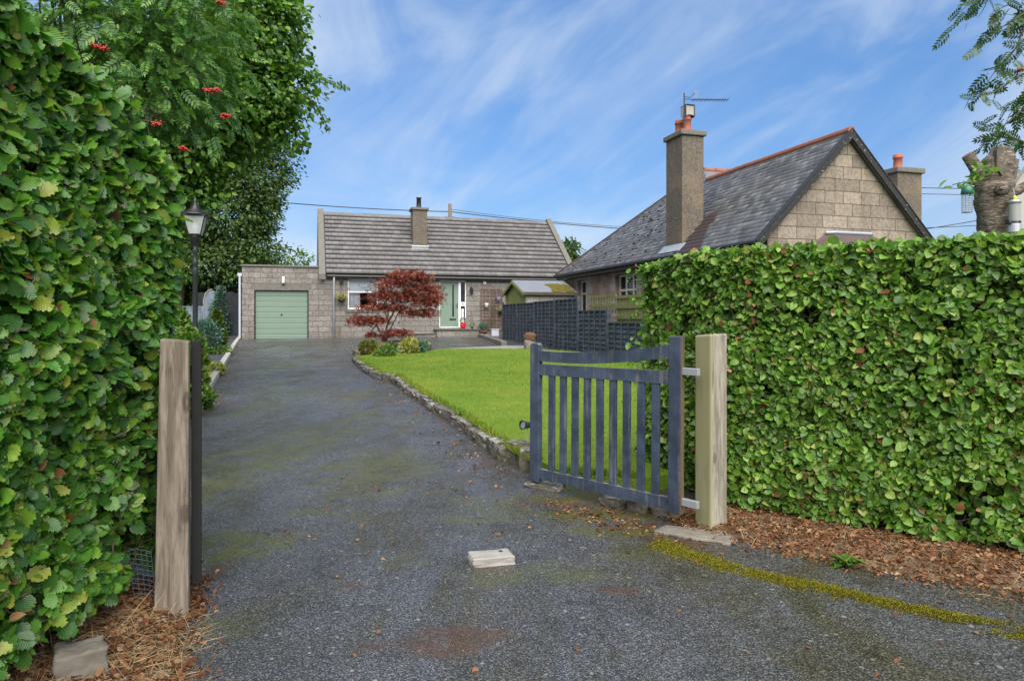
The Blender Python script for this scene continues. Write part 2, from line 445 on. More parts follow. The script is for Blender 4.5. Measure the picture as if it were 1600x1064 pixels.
col = g.mix(g.mapr(g.noise(p, 3.3, 6, .75), .52, .66, 0, .7), col, g.mix(1.0, col, (.55, .52, .5), 'MULTIPLY'))
def blob(x, y, r, amp, sx=1.0, sy=1.0):
    sub = g.n('VectorMath', {'operation': 'SUBTRACT'}); g.put(sub.inputs[0], p); sub.inputs[1].default_value = (x, y, 0)
    ln = g.n('VectorMath', {'operation': 'LENGTH'}); g.t.links.new(g.scale(sub.outputs[0], (1 / sx, 1 / sy, 0)), ln.inputs[0])
    e = g.math('ADD', ln.outputs['Value'], g.math('MULTIPLY', g.math('SUBTRACT', mid, .5), r * 2.2))
    return g.mapr(e, r * .35, r * 1.1, amp, 0.0)
def add_blobs(lst):
    acc = None
    for (px, py, r, amp, sx, sy) in lst:
        q = P(px, py); b_ = blob(q.x, q.y, r, amp, sx, sy)
        acc = b_ if acc is None else g.math('MAXIMUM', acc, b_)
    return acc
mossf = add_blobs([(355, 850, .3, .95, 1, 1.2), (880, 895, .3, .55, 1.2, .8), (800, 900, .22, .6, 1.2, .8), (345, 760, .4, .8, .8, 2.2), (590, 730, .7, .8, 1, 1.6), (470, 690, .7, .8, 1, 1.6), (760, 800, .4, .6, 1.2, 1), (380, 850, .4, .9, 1.2, .9), (420, 720, .5, .8, 1, 1.6), (560, 660, .6, .7, .8, 2), (520, 800, .3, .5, 1.2, 1),
                   (930, 805, .35, 1, 1.6, .6), (990, 832, .3, 1, 1.5, .6), (870, 780, .3, .8, 1.4, .6), (640, 880, .2, .35, 1, 1), (450, 570, .9, .6, .6, 2.0), (440, 545, .9, .8, .9, 1), (560, 620, .6, .7, .5, 2.5), (640, 660, .5, .5, .4, 2),
                   (400, 640, .6, .6, .8, 1.5), (350, 980, .25, .5, .8, .8), (1000, 860, .3, .6, 1, .7)])
mossf = g.math('MULTIPLY', mossf, g.mapr(g.noise(p, 5, 6, .75), .33, .56))
brownf = add_blobs([(690, 1000, .26, .95, 1.25, .7), (545, 918, .09, .8, 1, 1), (965, 922, .12, .8, 1.2, .7), (590, 1010, .1, .7, 1.3, .7), (770, 885, .11, .8, 1.3, .7), (500, 680, .3, .6, .7, .6), (545, 620, .4, .55, 1, .6),
                    (700, 650, .35, .6, .35, 3.2), (760, 720, .3, .6, .35, 2), (330, 900, .12, .8, .5, 2), (335, 640, .3, .75, .35, 3), (355, 580, .35, .75, .35, 4), (900, 785, .3, .9, 2, .6), (1000, 825, .25, .9, 1.6, .6), (1060, 850, .2, .9, 1.5, .6), (960, 800, .25, .9, 1.5, .6)])
brownf = g.math('MULTIPLY', brownf, g.mapr(g.noise(p, 6, 5, .7), .3, .5))
col = g.mix(g.math('MULTIPLY', brownf, .85), col, g.mix(1.0, g.mix(.5, col, (.11, .10, .09)), (.8, .48, .3), 'MULTIPLY'))
col = g.mix(g.math('MULTIPLY', mossf, .9), col, g.mix(1.0, g.mix(.45, col, (.12, .12, .11)), (.86, .9, .2), 'MULTIPLY'))
wet = g.mapr(g.math('ADD', g.math('MULTIPLY', mid, .6), g.math('MULTIPLY', big, .5)), .44, .64)
g.set(Base_Color=g.mix(g.math('MULTIPLY', wet, .25), col, g.mix(1.0, col, (.6, .6, .62), 'MULTIPLY')), Roughness=g.mapr(wet, 0, 1, .46, .22))
nb = g.bump(g.math('SUBTRACT', 1.0, vd), .55, .006)
g.bump(mid, .25, .03, nb)
MAT['tarmac'] = g.m

g = G('lawn_soil', .9, .2); p = g.pos()
f1 = g.noise(p, 1.1, 5, .6); f2 = g.noise(p, 30, 4, .7); f3 = g.noise(p, .35, 3)
c = g.mix(f2, (.072, .128, .01), (.15, .235, .017)); c = g.mix(g.mapr(f1, .45, .68, 0, .7), c, (.2, .235, .03)); c = g.mix(g.mapr(f3, .4, .7, 0, .4), c, (.06, .145, .01))
g.set(Base_Color=c); g.bump(f2, .6, .02); MAT['lawn'] = g.m
MAT['blade'] = leafmat('grass_blade', [(0, (.06, .125, .01)), (.5, (.12, .215, .016)), (.85, (.18, .285, .024)), (1, (.3, .29, .07))], .55, .35, patch=((.25, .275, .035), 1.6, .75))
g = G('earth', .95, .2); p = g.pos()
g.set(Base_Color=g.mix(g.noise(p, .3, 5), (.06, .085, .02), (.11, .14, .04))); g.bump(g.noise(p, 12, 5), .5, .03); MAT['earth'] = g.m
g = G('bare_soil', .95, .2); p = g.pos()
f = g.noise(p, 28, 5, .7); f2 = g.noise(p, 3, 4)
c = g.mix(f, (.05, .033, .022), (.15, .10, .065)); c = g.mix(g.mapr(f2, .42, .65, 0, .8), c, g.mix(f, (.10, .07, .045), (.27, .2, .14)))
g.set(Base_Color=c); g.bump(f, .8, .02); MAT['soil'] = g.m
g = G('slate_chips', .6, .4); p = g.pos()
vc = g.n('SeparateXYZ', Vector=g.vor(p, 26, 'Color')).outputs[0]; vd = g.vor(p, 26)
g.set(Base_Color=g.mix(g.mapr(vd, .35, .6), g.ramp(vc, [(0, (.04, .042, .055)), (.6, (.11, .11, .135)), (1, (.22, .22, .25))]), (.02, .02, .022))); g.bump(g.math('SUBTRACT', 1.0, vd), .8, .02); MAT['chips'] = g.m
g = G('paving', .85, .3); p = g.pos()
g.set(Base_Color=g.mix(g.noise(p, 6, 5, .7), (.16, .155, .15), (.30, .29, .28))); MAT['paving'] = g.m

MAT['leaf_big'] = leafmat('hedge_leaf_large', [(0, (.04, .11, .026)), (.25, (.065, .185, .034)), (.55, (.105, .275, .038)), (.8, (.165, .355, .042)), (.95, (.25, .41, .05)), (1, (.36, .38, .06))], .32, .36, .14, .5, .55)
MAT['leaf_hedge'] = leafmat('hedge_leaf_small', [(0, (.055, .125, .022)), (.3, (.11, .235, .036)), (.65, (.165, .33, .042)), (.88, (.25, .42, .06)), (.97, (.31, .42, .08)), (1, (.42, .38, .11))], .36, .36, .15, .5, .8)
MAT['leaf_dead'] = leafmat('dead_leaf', [(0, (.075, .03, .016)), (.45, (.17, .068, .03)), (.8, (.26, .13, .06)), (1, (.36, .24, .14))], .7, .2, .2, .2)
MAT['leaf_rowan'] = leafmat('rowan_leaf', [(0, (.04, .11, .028)), (.5, (.075, .185, .04)), (.85, (.13, .26, .05)), (1, (.24, .34, .06))], .42, .34)
MAT['leaf_dark_rowan'] = leafmat('rowan_leaf_dark', [(0, (.02, .05, .012)), (.6, (.04, .09, .02)), (1, (.08, .15, .03))], .45, .3)
MAT['leaf_cherry'] = leafmat('cherry_leaf', [(0, (.035, .09, .02)), (.5, (.08, .18, .03)), (.85, (.14, .27, .036)), (1, (.24, .35, .045))], .4, .36)
MAT['leaf_dark'] = leafmat('dark_leaf', [(0, (.03, .065, .016)), (.5, (.055, .11, .024)), (.9, (.10, .17, .035)), (1, (.18, .19, .05))], .45, .3)
MAT['leaf_lime'] = leafmat('lime_leaf', [(0, (.08, .16, .03)), (.6, (.16, .26, .05)), (1, (.3, .34, .08))], .5, .35)
MAT['leaf_maple'] = leafmat('maple_leaf', [(0, (.055, .014, .014)), (.4, (.14, .027, .022)), (.75, (.26, .052, .034)), (.94, (.38, .12, .06)), (1, (.18, .13, .04))], .42, .35)
MAT['leaf_spruce'] = leafmat('spruce_needle', [(0, (.035, .085, .06)), (.5, (.07, .15, .105)), (1, (.13, .23, .17))], .6, .15)
MAT['leaf_thuja'] = leafmat('thuja_leaf', [(0, (.03, .06, .01)), (.5, (.055, .10, .014)), (1, (.12, .16, .02))], .6, .2)
MAT['leaf_shrub'] = leafmat('shrub_leaf', [(0, (.04, .10, .02)), (.5, (.09, .19, .03)), (1, (.24, .32, .06))], .5, .3)
MAT['leaf_golden'] = leafmat('golden_leaf', [(0, (.14, .17, .03)), (.5, (.30, .30, .07)), (1, (.5, .46, .18))], .5, .3)
MAT['leaf_olive'] = leafmat('olive_leaf', [(0, (.05, .06, .014)), (.5, (.12, .13, .02)), (1, (.24, .22, .03))], .5, .3)
MAT['straw'] = leafmat('straw', [(0, (.22, .14, .07)), (.5, (.40, .28, .15)), (1, (.55, .43, .27))], .7, .2)
MAT['moss'] = leafmat('moss', [(0, (.06, .06, .008)), (.5, (.15, .14, .014)), (1, (.28, .25, .03))], .9, .2, 0, .1)
MAT['core'] = plain('twig_shade_core', (.018, .014, .009), .9, .1, var=.5, scale=9)  # solid dark twig-coloured core, added to block light and darken hedge gaps
MAT['bark'] = wood('bark', (.045, .035, .025), (.12, .10, .075), .9, (9, 9, 2.2), bump=.8)
g = G('pruned_bark', .85, .3); o = g.obj()
f = g.noise(g.scale(o, (9, 9, 34)), 1.0, 7, .75, 2.0); f2 = g.noise(o, 5, 5, .6)
c = g.ramp(f, [(.3, (.028, .022, .017)), (.43, (.10, .076, .055)), (.54, (.20, .163, .128)), (.66, (.5, .47, .43))]); c = g.mix(g.mapr(f2, .5, .7, 0, .7), c, (.07, .05, .032))
g.set(Base_Color=c); g.bump(g.math('ADD', f, f2), .9, .03); MAT['cherry_bark'] = g.m
MAT['cut_wood'] = wood('cut_wood', (.13, .075, .05), (.30, .2, .14), .85, (12, 12, 12))

MAT['granite'] = stone_blocks('grey_granite', (.19, .174, .16), (.265, .246, .226), (.15, .138, .127), .46, .225, .010, .9, 13, .3, .03)
MAT['granite_pink'] = stone_blocks('pink_granite', (.25, .165, .125), (.33, .24, .19), (.27, .23, .20), .42, .26, .014, .8, 9, .45)
MAT['granite_gable'] = stone_blocks('gable_granite', (.20, .165, .133), (.33, .276, .224), (.12, .095, .075), .56, .31, .012, .5, 16, .15)
MAT['granite_fine'] = stone_blocks('dressed_granite', (.30, .27, .245), (.36, .32, .29), (.26, .24, .22), 1.2, .6, .006, .4, 20, .3)
g = G('weathered_granite', .9, .3); o = g.obj()
f = g.noise(o, 24, 5, .85); f2 = g.noise(o, 3, 5, .65); f3 = g.noise(o, 1.2, 4, .6)
c = g.ramp(f, [(.3, (.04, .034, .028)), (.48, (.105, .088, .072)), (.6, (.18, .152, .127)), (.72, (.36, .31, .27))]); c = g.mix(g.mapr(f2, .45, .7, 0, .55), c, (.13, .115, .07)); c = g.mix(g.mapr(f3, .5, .75, 0, .4), c, (.30, .2, .13))
g.set(Base_Color=c); g.bump(g.math('ADD', f, f2), .7, .012); MAT['chimney'] = g.m
MAT['cope'] = plain('lichened_coping', (.145, .137, .12), .9, .2, var=.4, scale=9, bump=.6)
g = G('edging_stone', .9, .3); o = g.obj(); nz = g.n('SeparateXYZ', Vector=g.n('NewGeometry').outputs['Normal']).outputs[2]
f = g.noise(o, 14, 5, .7); f2 = g.noise(o, 4, 4, .6); li = g.noise(o, 9, 5, .75)
c = g.mix(f, (.035, .03, .024), (.19, .17, .145)); c = g.mix(g.mapr(f2, .45, .65, 0, .75), c, (.05, .052, .022))
c = g.mix(g.math('MULTIPLY', g.mapr(li, .47, .6, 0, .8), g.mapr(nz, .3, .9, .1, 1)), c, (.36, .35, .33))
g.set(Base_Color=c); g.bump(g.math('ADD', f, f2), .8, .02); MAT['edging'] = g.m
MAT['rock'] = plain('fieldstone', (.17, .15, .125), .9, .25, var=.6, scale=9, bump=.9)
MAT['concrete'] = plain('concrete', (.28, .265, .245), .9, .3, var=.25, scale=14, bump=.5)
MAT['kerb'] = plain('kerb_concrete', (.34, .33, .31), .9, .3, var=.4, scale=12, bump=.6)

g = G('roof_tile', .55, .4); o = g.obj(); r = g.island()
c = g.ramp(r, [(0, (.095, .09, .092)), (.5, (.118, .112, .115)), (1, (.15, .142, .146))]); st = g.noise(g.scale(o, (1, 1, .5)), 1.6, 5, .65)
c = g.mix(g.mapr(st, .52, .75, 0, .5), c, (.085, .08, .06)); g.set(Base_Color=c); g.bump(g.noise(o, 60, 3), .2, .003); MAT['tile'] = g.m
g = G('roof_slate', .38, .5); o = g.obj(); r = g.island()
c = g.ramp(r, [(0, (.10, .097, .10)), (.35, (.145, .141, .146)), (.8, (.19, .186, .19)), (1, (.27, .265, .265))]); st = g.noise(o, 1.3, 5, .65)
c = g.mix(g.mapr(st, .55, .72, 0, .5), c, (.10, .09, .06)); g.set(Base_Color=c); g.bump(g.noise(o, 40, 4), .3, .004); MAT['slate'] = g.m
MAT['slate_red'] = plain('purple_slate', (.085, .06, .06), .55, .4, var=.3, scale=12, bump=.4)
MAT['terracotta'] = plain('terracotta', (.25, .10, .065), .7, .3, var=.35, scale=4, bump=.3)
MAT['pot_red'] = plain('chimney_pot_clay', (.34, .10, .06), .7, .3, var=.3, scale=6, bump=.2)
MAT['lead'] = plain('lead', (.33, .36, .40), .5, .5, .3, var=.25, scale=8)
MAT['black_paint'] = plain('black_paint', (.018, .018, .019), .4, .5, var=.4, scale=9)
g = G('flaking_paint', .6, .4); o = g.obj()
g.set(Base_Color=g.mix(g.mapr(g.noise(g.scale(o, (1, 1, 1)), 14, 5, .8), .6, .66), (.016, .016, .016), (.36, .34, .31))); MAT['flaky'] = g.m
MAT['black_iron'] = plain('black_iron', (.022, .022, .024), .38, .6, .2, var=.3, scale=20, bump=.15)
MAT['white'] = plain('white_upvc', (.78, .79, .80), .35, .5, var=.03)
MAT['cream'] = plain('cream_paint', (.58, .55, .48), .5, .4, var=.12, scale=10)
MAT['sage'] = plain('sage_green_door', (.15, .215, .168), .45, .45, var=.05, scale=3)
MAT['dark_glass'] = plain('dark_glass', (.012, .014, .017), .06, .6, var=.2)
MAT['room'] = plain('dim_room', (.12, .11, .10), .9, .1)
MAT['net'] = plain('net_curtain', (.62, .67, .72), .8, .2, var=.08, scale=5)
MAT['blind'] = plain('roller_blind', (.50, .60, .66), .8, .2, var=.05)
g = G('window_glass', .02, .5, (1, 1, 1)); tr = g.n('BsdfTransparent'); gl = g.n('BsdfGlossy'); gl.inputs['Roughness'].default_value = .02
fr = g.n('Fresnel'); fr.inputs['IOR'].default_value = 1.5; ms = g.n('MixShader'); g.t.links.new(g.math('MULTIPLY', fr.outputs[0], 1.6, True), ms.inputs[0])
g.t.links.new(tr.outputs[0], ms.inputs[1]); g.t.links.new(gl.outputs[0], ms.inputs[2]); g.t.links.new(ms.outputs[0], g.t.nodes['Material Output'].inputs[0]); MAT['glass'] = g.m
MAT['plastic_white'] = plain('white_plastic', (.68, .68, .66), .4, .5, var=.06)
MAT['pipe'] = plain('grey_pipe', (.42, .45, .49), .4, .5, var=.1)
MAT['gate'] = painted('slate_blue_paint', (.04, .055, .085), (.20, .18, .15), .7, .42)
MAT['gate_shade'] = plain('gate_shade_black', (.012, .012, .012), .7, .3, var=.5, scale=12, bump=.4)  # near-black colour carries the shade on the edge-on gate leaf
MAT['gate_bare'] = wood('worn_gate_edge', (.07, .045, .03), (.17, .12, .08), .8, moss=((.10, .11, .03), .5))
MAT['fence'] = painted('fence_stain', (.036, .047, .064), (.12, .115, .11), .75, .65, (9, 9, 9))
MAT['fence_grey'] = painted('grey_fence_stain', (.12, .15, .19), (.24, .24, .24), .4, .6)
MAT['fence_dark'] = painted('shaded_fence', (.014, .017, .022), (.07, .07, .07), .4, .65)  # base colour holds the shade between conifer and garage
MAT['trellis_green'] = wood('mossy_trellis', (.13, .13, .06), (.24, .22, .12), .85, (14, 14, 3), ((.12, .14, .03), .6))
MAT['trellis_brown'] = wood('brown_trellis', (.10, .045, .03), (.17, .085, .06), .8)
MAT['post_grey'] = wood('grey_weathered_post', (.11, .085, .062), (.30, .25, .2), .85, (34, 34, 2.6), None, True, .5)
MAT['post_green'] = wood('algae_post', (.15, .13, .10), (.35, .315, .265), .85, (34, 34, 3.2), ((.25, .245, .12), .9), True, .4, side=-.078)
MAT['shed_grey'] = wood('grey_shed_boards', (.16, .15, .14), (.34, .32, .30), .85, (10, 10, 1.5), ((.12, .12, .09), .4))
MAT['shed_green'] = wood('green_shed_boards', (.13, .15, .045), (.22, .24, .085), .85, (12, 12, 1.5))
MAT['felt'] = plain('roofing_felt', (.16, .175, .2), .7, .4, var=.2, scale=4, bump=.3)
MAT['felt_moss'] = plain('moss_on_felt', (.10, .085, .018), .95, .1, var=.5, scale=9, bump=.8)
MAT['old_timber'] = wood('old_dark_timber', (.045, .04, .03), (.10, .09, .065), .85)
MAT['galv'] = plain('galvanised_steel', (.42, .44, .46), .4, .5, .5, var=.12)
MAT['cable'] = plain('cable', (.05, .05, .055), .6, .3)
MAT['pole'] = wood('pole_wood', (.10, .075, .05), (.2, .16, .11), .85)
MAT['berry'] = plain('rowan_berry', (.36, .022, .01), .35, .5, var=.3, scale=40)
g = G('lantern_glass', .15, .5, (.62, .68, .66)); tr = g.n('BsdfTransparent'); ms = g.n('MixShader'); ms.inputs[0].default_value = .45
g.t.links.new(g.b.outputs[0], ms.inputs[1]); g.t.links.new(tr.outputs[0], ms.inputs[2]); g.t.links.new(ms.outputs[0], g.t.nodes['Material Output'].inputs[0]); MAT['lamp_glass'] = g.m
MAT['bulb'] = plain('lamp_bulb', (.8, .8, .78), .3, .5, var=.02)
MAT['feeder_green'] = plain('green_feeder_cap', (.02, .12, .085), .4, .5)
MAT['steel'] = plain('feeder_steel', (.45, .46, .47), .35, .5, .6)
MAT['clear'] = plain('clear_feeder_tube', (.27, .28, .26), .25, .5, var=.15, scale=12)
MAT['red_pot'] = plain('red_glazed_pot', (.55, .025, .03), .25, .5, var=.1)
MAT['purple_pot'] = plain('purple_pot', (.26, .22, .40), .4, .5)
MAT['lilac'] = plain('lilac_planter', (.55, .52, .62), .5, .4)
MAT['basket'] = plain('basket_moss', (.05, .04, .025), .9, .2, var=.5, scale=30)
MAT['harl'] = plain('grey_harling', (.36, .34, .32), .95, .2, var=.2, scale=30, bump=.7)
MAT['roof_moss'] = plain('dark_roof_moss', (.055, .05, .03), .95, .1, var=.5, scale=9)
MAT['mesh_wire'] = plain('mesh_wire', (.10, .13, .16), .5, .5, var=.1)
MAT['lid_yellow'] = plain('yellow_clip', (.55, .6, .05), .4, .5)
MAT['rust'] = plain('rusty_stone', (.13, .07, .045), .9, .2, var=.5, scale=14, bump=.6)

# ------------------------------------------------------------------ the setting: ground, drive, lawn
def sheet(name, x0, x1, y0, y1, step, zf, mat):
    xs = np.arange(x0, x1 + 1e-6, step); ys = np.arange(y0, y1 + 1e-6, step)
    X, Y = np.meshgrid(xs, ys); Z = zf(X.ravel(), Y.ravel())
    Vn = np.stack([X.ravel(), Y.ravel(), Z], 1); nx, ny = len(xs), len(ys)
    i = np.arange(nx - 1)[None, :] + nx * np.arange(ny - 1)[:, None]
    q = np.stack([i, i + 1, i + nx + 1, i + nx], -1).reshape(-1, 4)
    me = bpy.data.meshes.new(name); me.from_pydata(Vn.tolist(), [], q.tolist()); me.update()
    me.polygons.foreach_set('use_smooth', [True] * len(me.polygons))
    return kind(link_mesh(name, me, mat, None), 'structure')
gm = MB()
ys = [-300, -20, 4.6, 5.0, 5.4, 28, 28.9, 60, 900]
for k in range(len(ys) - 1):
    a, b = ys[k], ys[k + 1]
    gm.add([(-900, a, gz(0, a) - .05), (900, a, gz(0, a) - .05), (900, b, gz(0, b) - .05), (-900, b, gz(0, b) - .05)], [(0, 1, 2, 3)])
kind(gm.build('ground', MAT['earth']), 'structure')
def drive_z(x, y):
    p3 = np.stack([x, y, 0 * x], 1)
    return gzn(y) + .004 + (fbm(p3, .9, 3, 2) - .5) * .022 + (vnoise(p3, 4.0, 9) - .5) * .008
sheet('driveway', -16, 6, -5, 31.8, .2, drive_z, MAT['tarmac'])

def poly_inside(px, py, poly):
    ins = np.zeros(len(px), bool); n = len(poly); j = n - 1
    for i in range(n):
        xi, yi = poly[i][0], poly[i][1]; xj, yj = poly[j][0], poly[j][1]
        c = ((yi > py) != (yj > py)) & (px < (xj - xi) * (py - yi) / (yj - yi + 1e-12) + xi)
        ins ^= c; j = i
    return ins
def sample_poly(poly, n):
    x0, x1 = min(p[0] for p in poly), max(p[0] for p in poly); y0, y1 = min(p[1] for p in poly), max(p[1] for p in poly)
    xs = RNG.uniform(x0, x1, n); ys = RNG.uniform(y0, y1, n); m = poly_inside(xs, ys, poly)
    return xs[m], ys[m]
def bedsheet(name, poly, h, mat, skirt=.3):
    mb = MB(); mb.extrude([(p[0], p[1], gz(p[0], p[1]) + h - skirt) for p in poly], (0, 0, skirt))
    return kind(mb.build(name, mat), 'structure')

# stone edging line, from the far tip by the maple bed to the gate (feet of the stones)
EDGE = [P(*q) for q in ((551, 564), (566, 577), (588, 591), (617, 598), (637, 613), (655, 627), (678, 641), (700, 655), (722, 670), (745, 687), (768, 705), (786, 721), (806, 733), (828, 744))]
TURF = .125
far_l = [P(*q, TURF) for q in ((836, 545), (760, 544.5), (690, 545))]
lawn_poly = [e + Vector((.10, .05, 0)) for e in EDGE] + [Vector((.45, 5.75, 0)), Vector((1.0, 5.55, 0)), Vector((1.6, 5.9, 0)), Vector((2.5, 5.4, 0)), Vector((5.4, 5.4, 0)), Vector((5.6, 7.2, 0))] + [Vector((1.9, 19.5, 0))] + far_l + [P(672, 548, TURF), P(600, 552, TURF)]
bedsheet('lawn', lawn_poly, TURF, MAT['lawn'])
# short blades over the turf, thinning with distance
xs, ys = sample_poly(lawn_poly, 420000)
keep = RNG.uniform(0, 1, len(xs)) < np.clip((8.5 / np.maximum(ys, 5)) ** 1.7, .05, 1)
xs, ys = xs[keep], ys[keep]
pg = np.stack([xs, ys, gzn(ys) + TURF - .004], 1)
BL = (np.array([(-.09, 0, 0), (.09, 0, 0), (.05, .6, .03), (0, 1, .12)], float), [(0, 1, 2, 3)])
tdir = nrm(rand_dirs(len(xs)) * np.array([.75, .75, .2]) + np.array([0, 0, .9]))
grass = leaf_mesh('grass', pg, tdir, rand_dirs(len(xs)), RNG.uniform(.016, .03, len(xs)) * np.clip(ys / 9, 1, 1.6), BL, MAT['blade'], None, .3)
n = 600; xs, ys = RNG.uniform(-1.9, 2.8, n), 2.3 + RNG.exponential(1.6, n); ok = (ys < 9) & (np.abs(xs) < ys * .62); xs, ys = xs[ok], ys[ok]; n = len(xs)
v_ = nrm(ROCK2[0]) * .5 + ROCK2[0] * .3; sz = RNG.uniform(.002, .0045, n); q_ = np.stack([xs, ys, drive_z(xs, ys) + sz * .4], 1)
gr = mesh_np('loose_grit', (q_[:, None, :] + v_[None] * sz[:, None, None] * RNG.uniform(.7, 1.4, (n, 1, 3))).reshape(-1, 3), ROCK2[1], n, len(v_), MAT['rock'])
kind(gr, 'stuff'); gr['label'] = 'loose pale grit lying on the tarmac drive'
# longer tufts where the mower misses: along the edging and round the gate
ed_ = np.array([tuple(a + (b - a) * random.random() + Vector((.13, .08, 0)) * random.uniform(.3, 1.0)) for a, b in [random.choice(list(zip(EDGE[:-1], EDGE[1:]))) for _ in range(5200)]] +
               [tuple(Vector((.45, 5.78, 0)).lerp(Vector((1.05, 5.6, 0)), random.random()) + Vector((random.uniform(-.05, .05), random.uniform(-.02, .1), 0))) for _ in range(900)])
ed_[:, 2] = gzn(ed_[:, 1]) + TURF - .01
tg = leaf_mesh('grass_tufts', ed_, nrm(rand_dirs(len(ed_)) * np.array([.6, .6, .2]) + np.array([-.15, -.2, .9])), rand_dirs(len(ed_)), RNG.uniform(.035, .085, len(ed_)), BL, MAT['blade'], None, .6)
kind(tg, 'stuff'); tg['label'] = 'longer grass tufts spilling over the stone edging of the lawn'
kind(grass, 'stuff'); grass['label'] = 'short mown bright green grass of the lawn'

# grey paving beside the far end of the lawn
bedsheet('paving', [P(*q, .03) for q in ((700, 545), (838, 549), (838, 541), (790, 541))], .05, MAT['paving'], .1)

# planting strip left of the drive, slate chippings behind a pale kerb
KL = [P(*q) for q in ((303, 640), (318, 619), (356, 558), (366, 541), (377, 525))]
strip = [KL[0] + Vector((.2, -.6, 0))] + KL + [KL[-1] + V * .2, KL[-1] - U * 5, KL[0] - U * 3.5 + V * 1.0, KL[0] - U * 1.2 - V * 1.0]
bedsheet('slate_chipping_bed', strip, .06, MAT['chips'], .2)

# ------------------------------------------------------------------ low walls and kerbs
def resample(pts, step):
    out = [pts[0]]; acc = 0
    for a, b in zip(pts, pts[1:]):
        L = (b - a).length; t = step - acc
        while t <= L:
            out.append(a + (b - a) * (t / L)); t += step
        acc = (acc + L) % step
    return out
mb = MB(); k = 0
random.seed(3)
line = resample(EDGE[:12], .02); i = 0
while i < len(line) - 8:
    n = random.randint(7, 26); j = min(i + n, len(line) - 1); a, b = line[i], line[j]
    c = (a + b) / 2; L = (b - a).length + .02; rz = math.atan2((b - a).y, (b - a).x); k += 1
    hgt = random.uniform(.135, .20)
    nx = Vector((-(b - a).y, (b - a).x, 0)).normalized()
    rock(mb, (c.x + nx.x * .06, c.y + nx.y * .06, gz(0, c.y) + hgt / 2 - .05), (L, random.uniform(.17, .23), hgt), rz + random.uniform(-.08, .08), k, .24, .3)
    i = j
e = mb.build('stone_edging', MAT['edging'])
tag(e, 'low curving edging wall of rough lichened stones along the left side of the lawn', 'edging wall')
for kk, ((px, py), sz, lab) in enumerate((((803, 722), (.20, .22, .24), 'squarish upright edging stone at the near end of the low stone edging'),
                                       ((822, 735), (.20, .2, .23), 'pale mottled rounded stone against the foot of the open blue gate'))):
    c = P(px, py); mb = MB(); rock(mb, (c.x + .04, c.y + .1, c.z + .07), sz, .5 + kk, 40 + kk, .25, .2)
    tag(mb.build('edging_stone', MAT['edging']), lab, 'stone', 'loose stones near the gate')
mb = MB()
for a, b in zip(KL, KL[1:]):
    n = max(1, round((b - a).length / .9))
    for q in range(n):
        p0 = a + (b - a) * (q / n); p1 = a + (b - a) * ((q + .985) / n)
        mb.beam(p0 + Vector((0, 0, .035)), p1 + Vector((0, 0, .035)), .13, .15)
tag(mb.build('garden_kerb', MAT['kerb'], bevel=.015), 'pale narrow concrete kerb along the left side of the driveway', 'kerb')
# low wall that runs out from the cottage to the fence
mb = MB(); a, b = P(750, 527), P(788, 541)
for q in range(3):
    p0 = a + (b - a) * (q / 3); p1 = a + (b - a) * ((q + .98) / 3)
    mb.beam(p0 + Vector((0, 0, .05)), p1 + Vector((0, 0, .05)), .2, .24)
tag(mb.build('low_wall', MAT['cope'], bevel=.02), 'low stone kerb wall running from the cottage step to the dark fence', 'low wall')

# ------------------------------------------------------------------ the cottage with its garage
LC = (-8.0, 29.0, 0.0)
def wall_holes(mb, x0, x1, z0, z1, th, holes, y=0.0):
    xs = sorted({x0, x1} | {h[0] for h in holes} | {h[1] for h in holes}); zs = sorted({z0, z1} | {h[2] for h in holes} | {h[3] for h in holes})
    solid = lambda i, j: 0 <= i < len(xs) - 1 and 0 <= j < len(zs) - 1 and not any(h[0] <= (xs[i] + xs[i + 1]) / 2 <= h[1] and h[2] <= (zs[j] + zs[j + 1]) / 2 <= h[3] for h in holes)
    for i in range(len(xs) - 1):
        for j in range(len(zs) - 1):
            if not solid(i, j): continue
            a, b, c, d = xs[i], xs[i + 1], zs[j], zs[j + 1]
            mb.add([(a, y, c), (b, y, c), (b, y, d), (a, y, d)], [(0, 1, 2, 3)])
            mb.add([(a, y + th, c), (b, y + th, c), (b, y + th, d), (a, y + th, d)], [(3, 2, 1, 0)])
            if not solid(i - 1, j): mb.add([(a, y, c), (a, y + th, c), (a, y + th, d), (a, y, d)], [(3, 2, 1, 0)])
            if not solid(i + 1, j): mb.add([(b, y, c), (b, y + th, c), (b, y + th, d), (b, y, d)], [(0, 1, 2, 3)])
            if not solid(i, j - 1): mb.add([(a, y, c), (b, y, c), (b, y + th, c), (a, y + th, c)], [(3, 2, 1, 0)])
            if not solid(i, j + 1): mb.add([(a, y, d), (b, y, d), (b, y + th, d), (a, y + th, d)], [(0, 1, 2, 3)])
    return mb
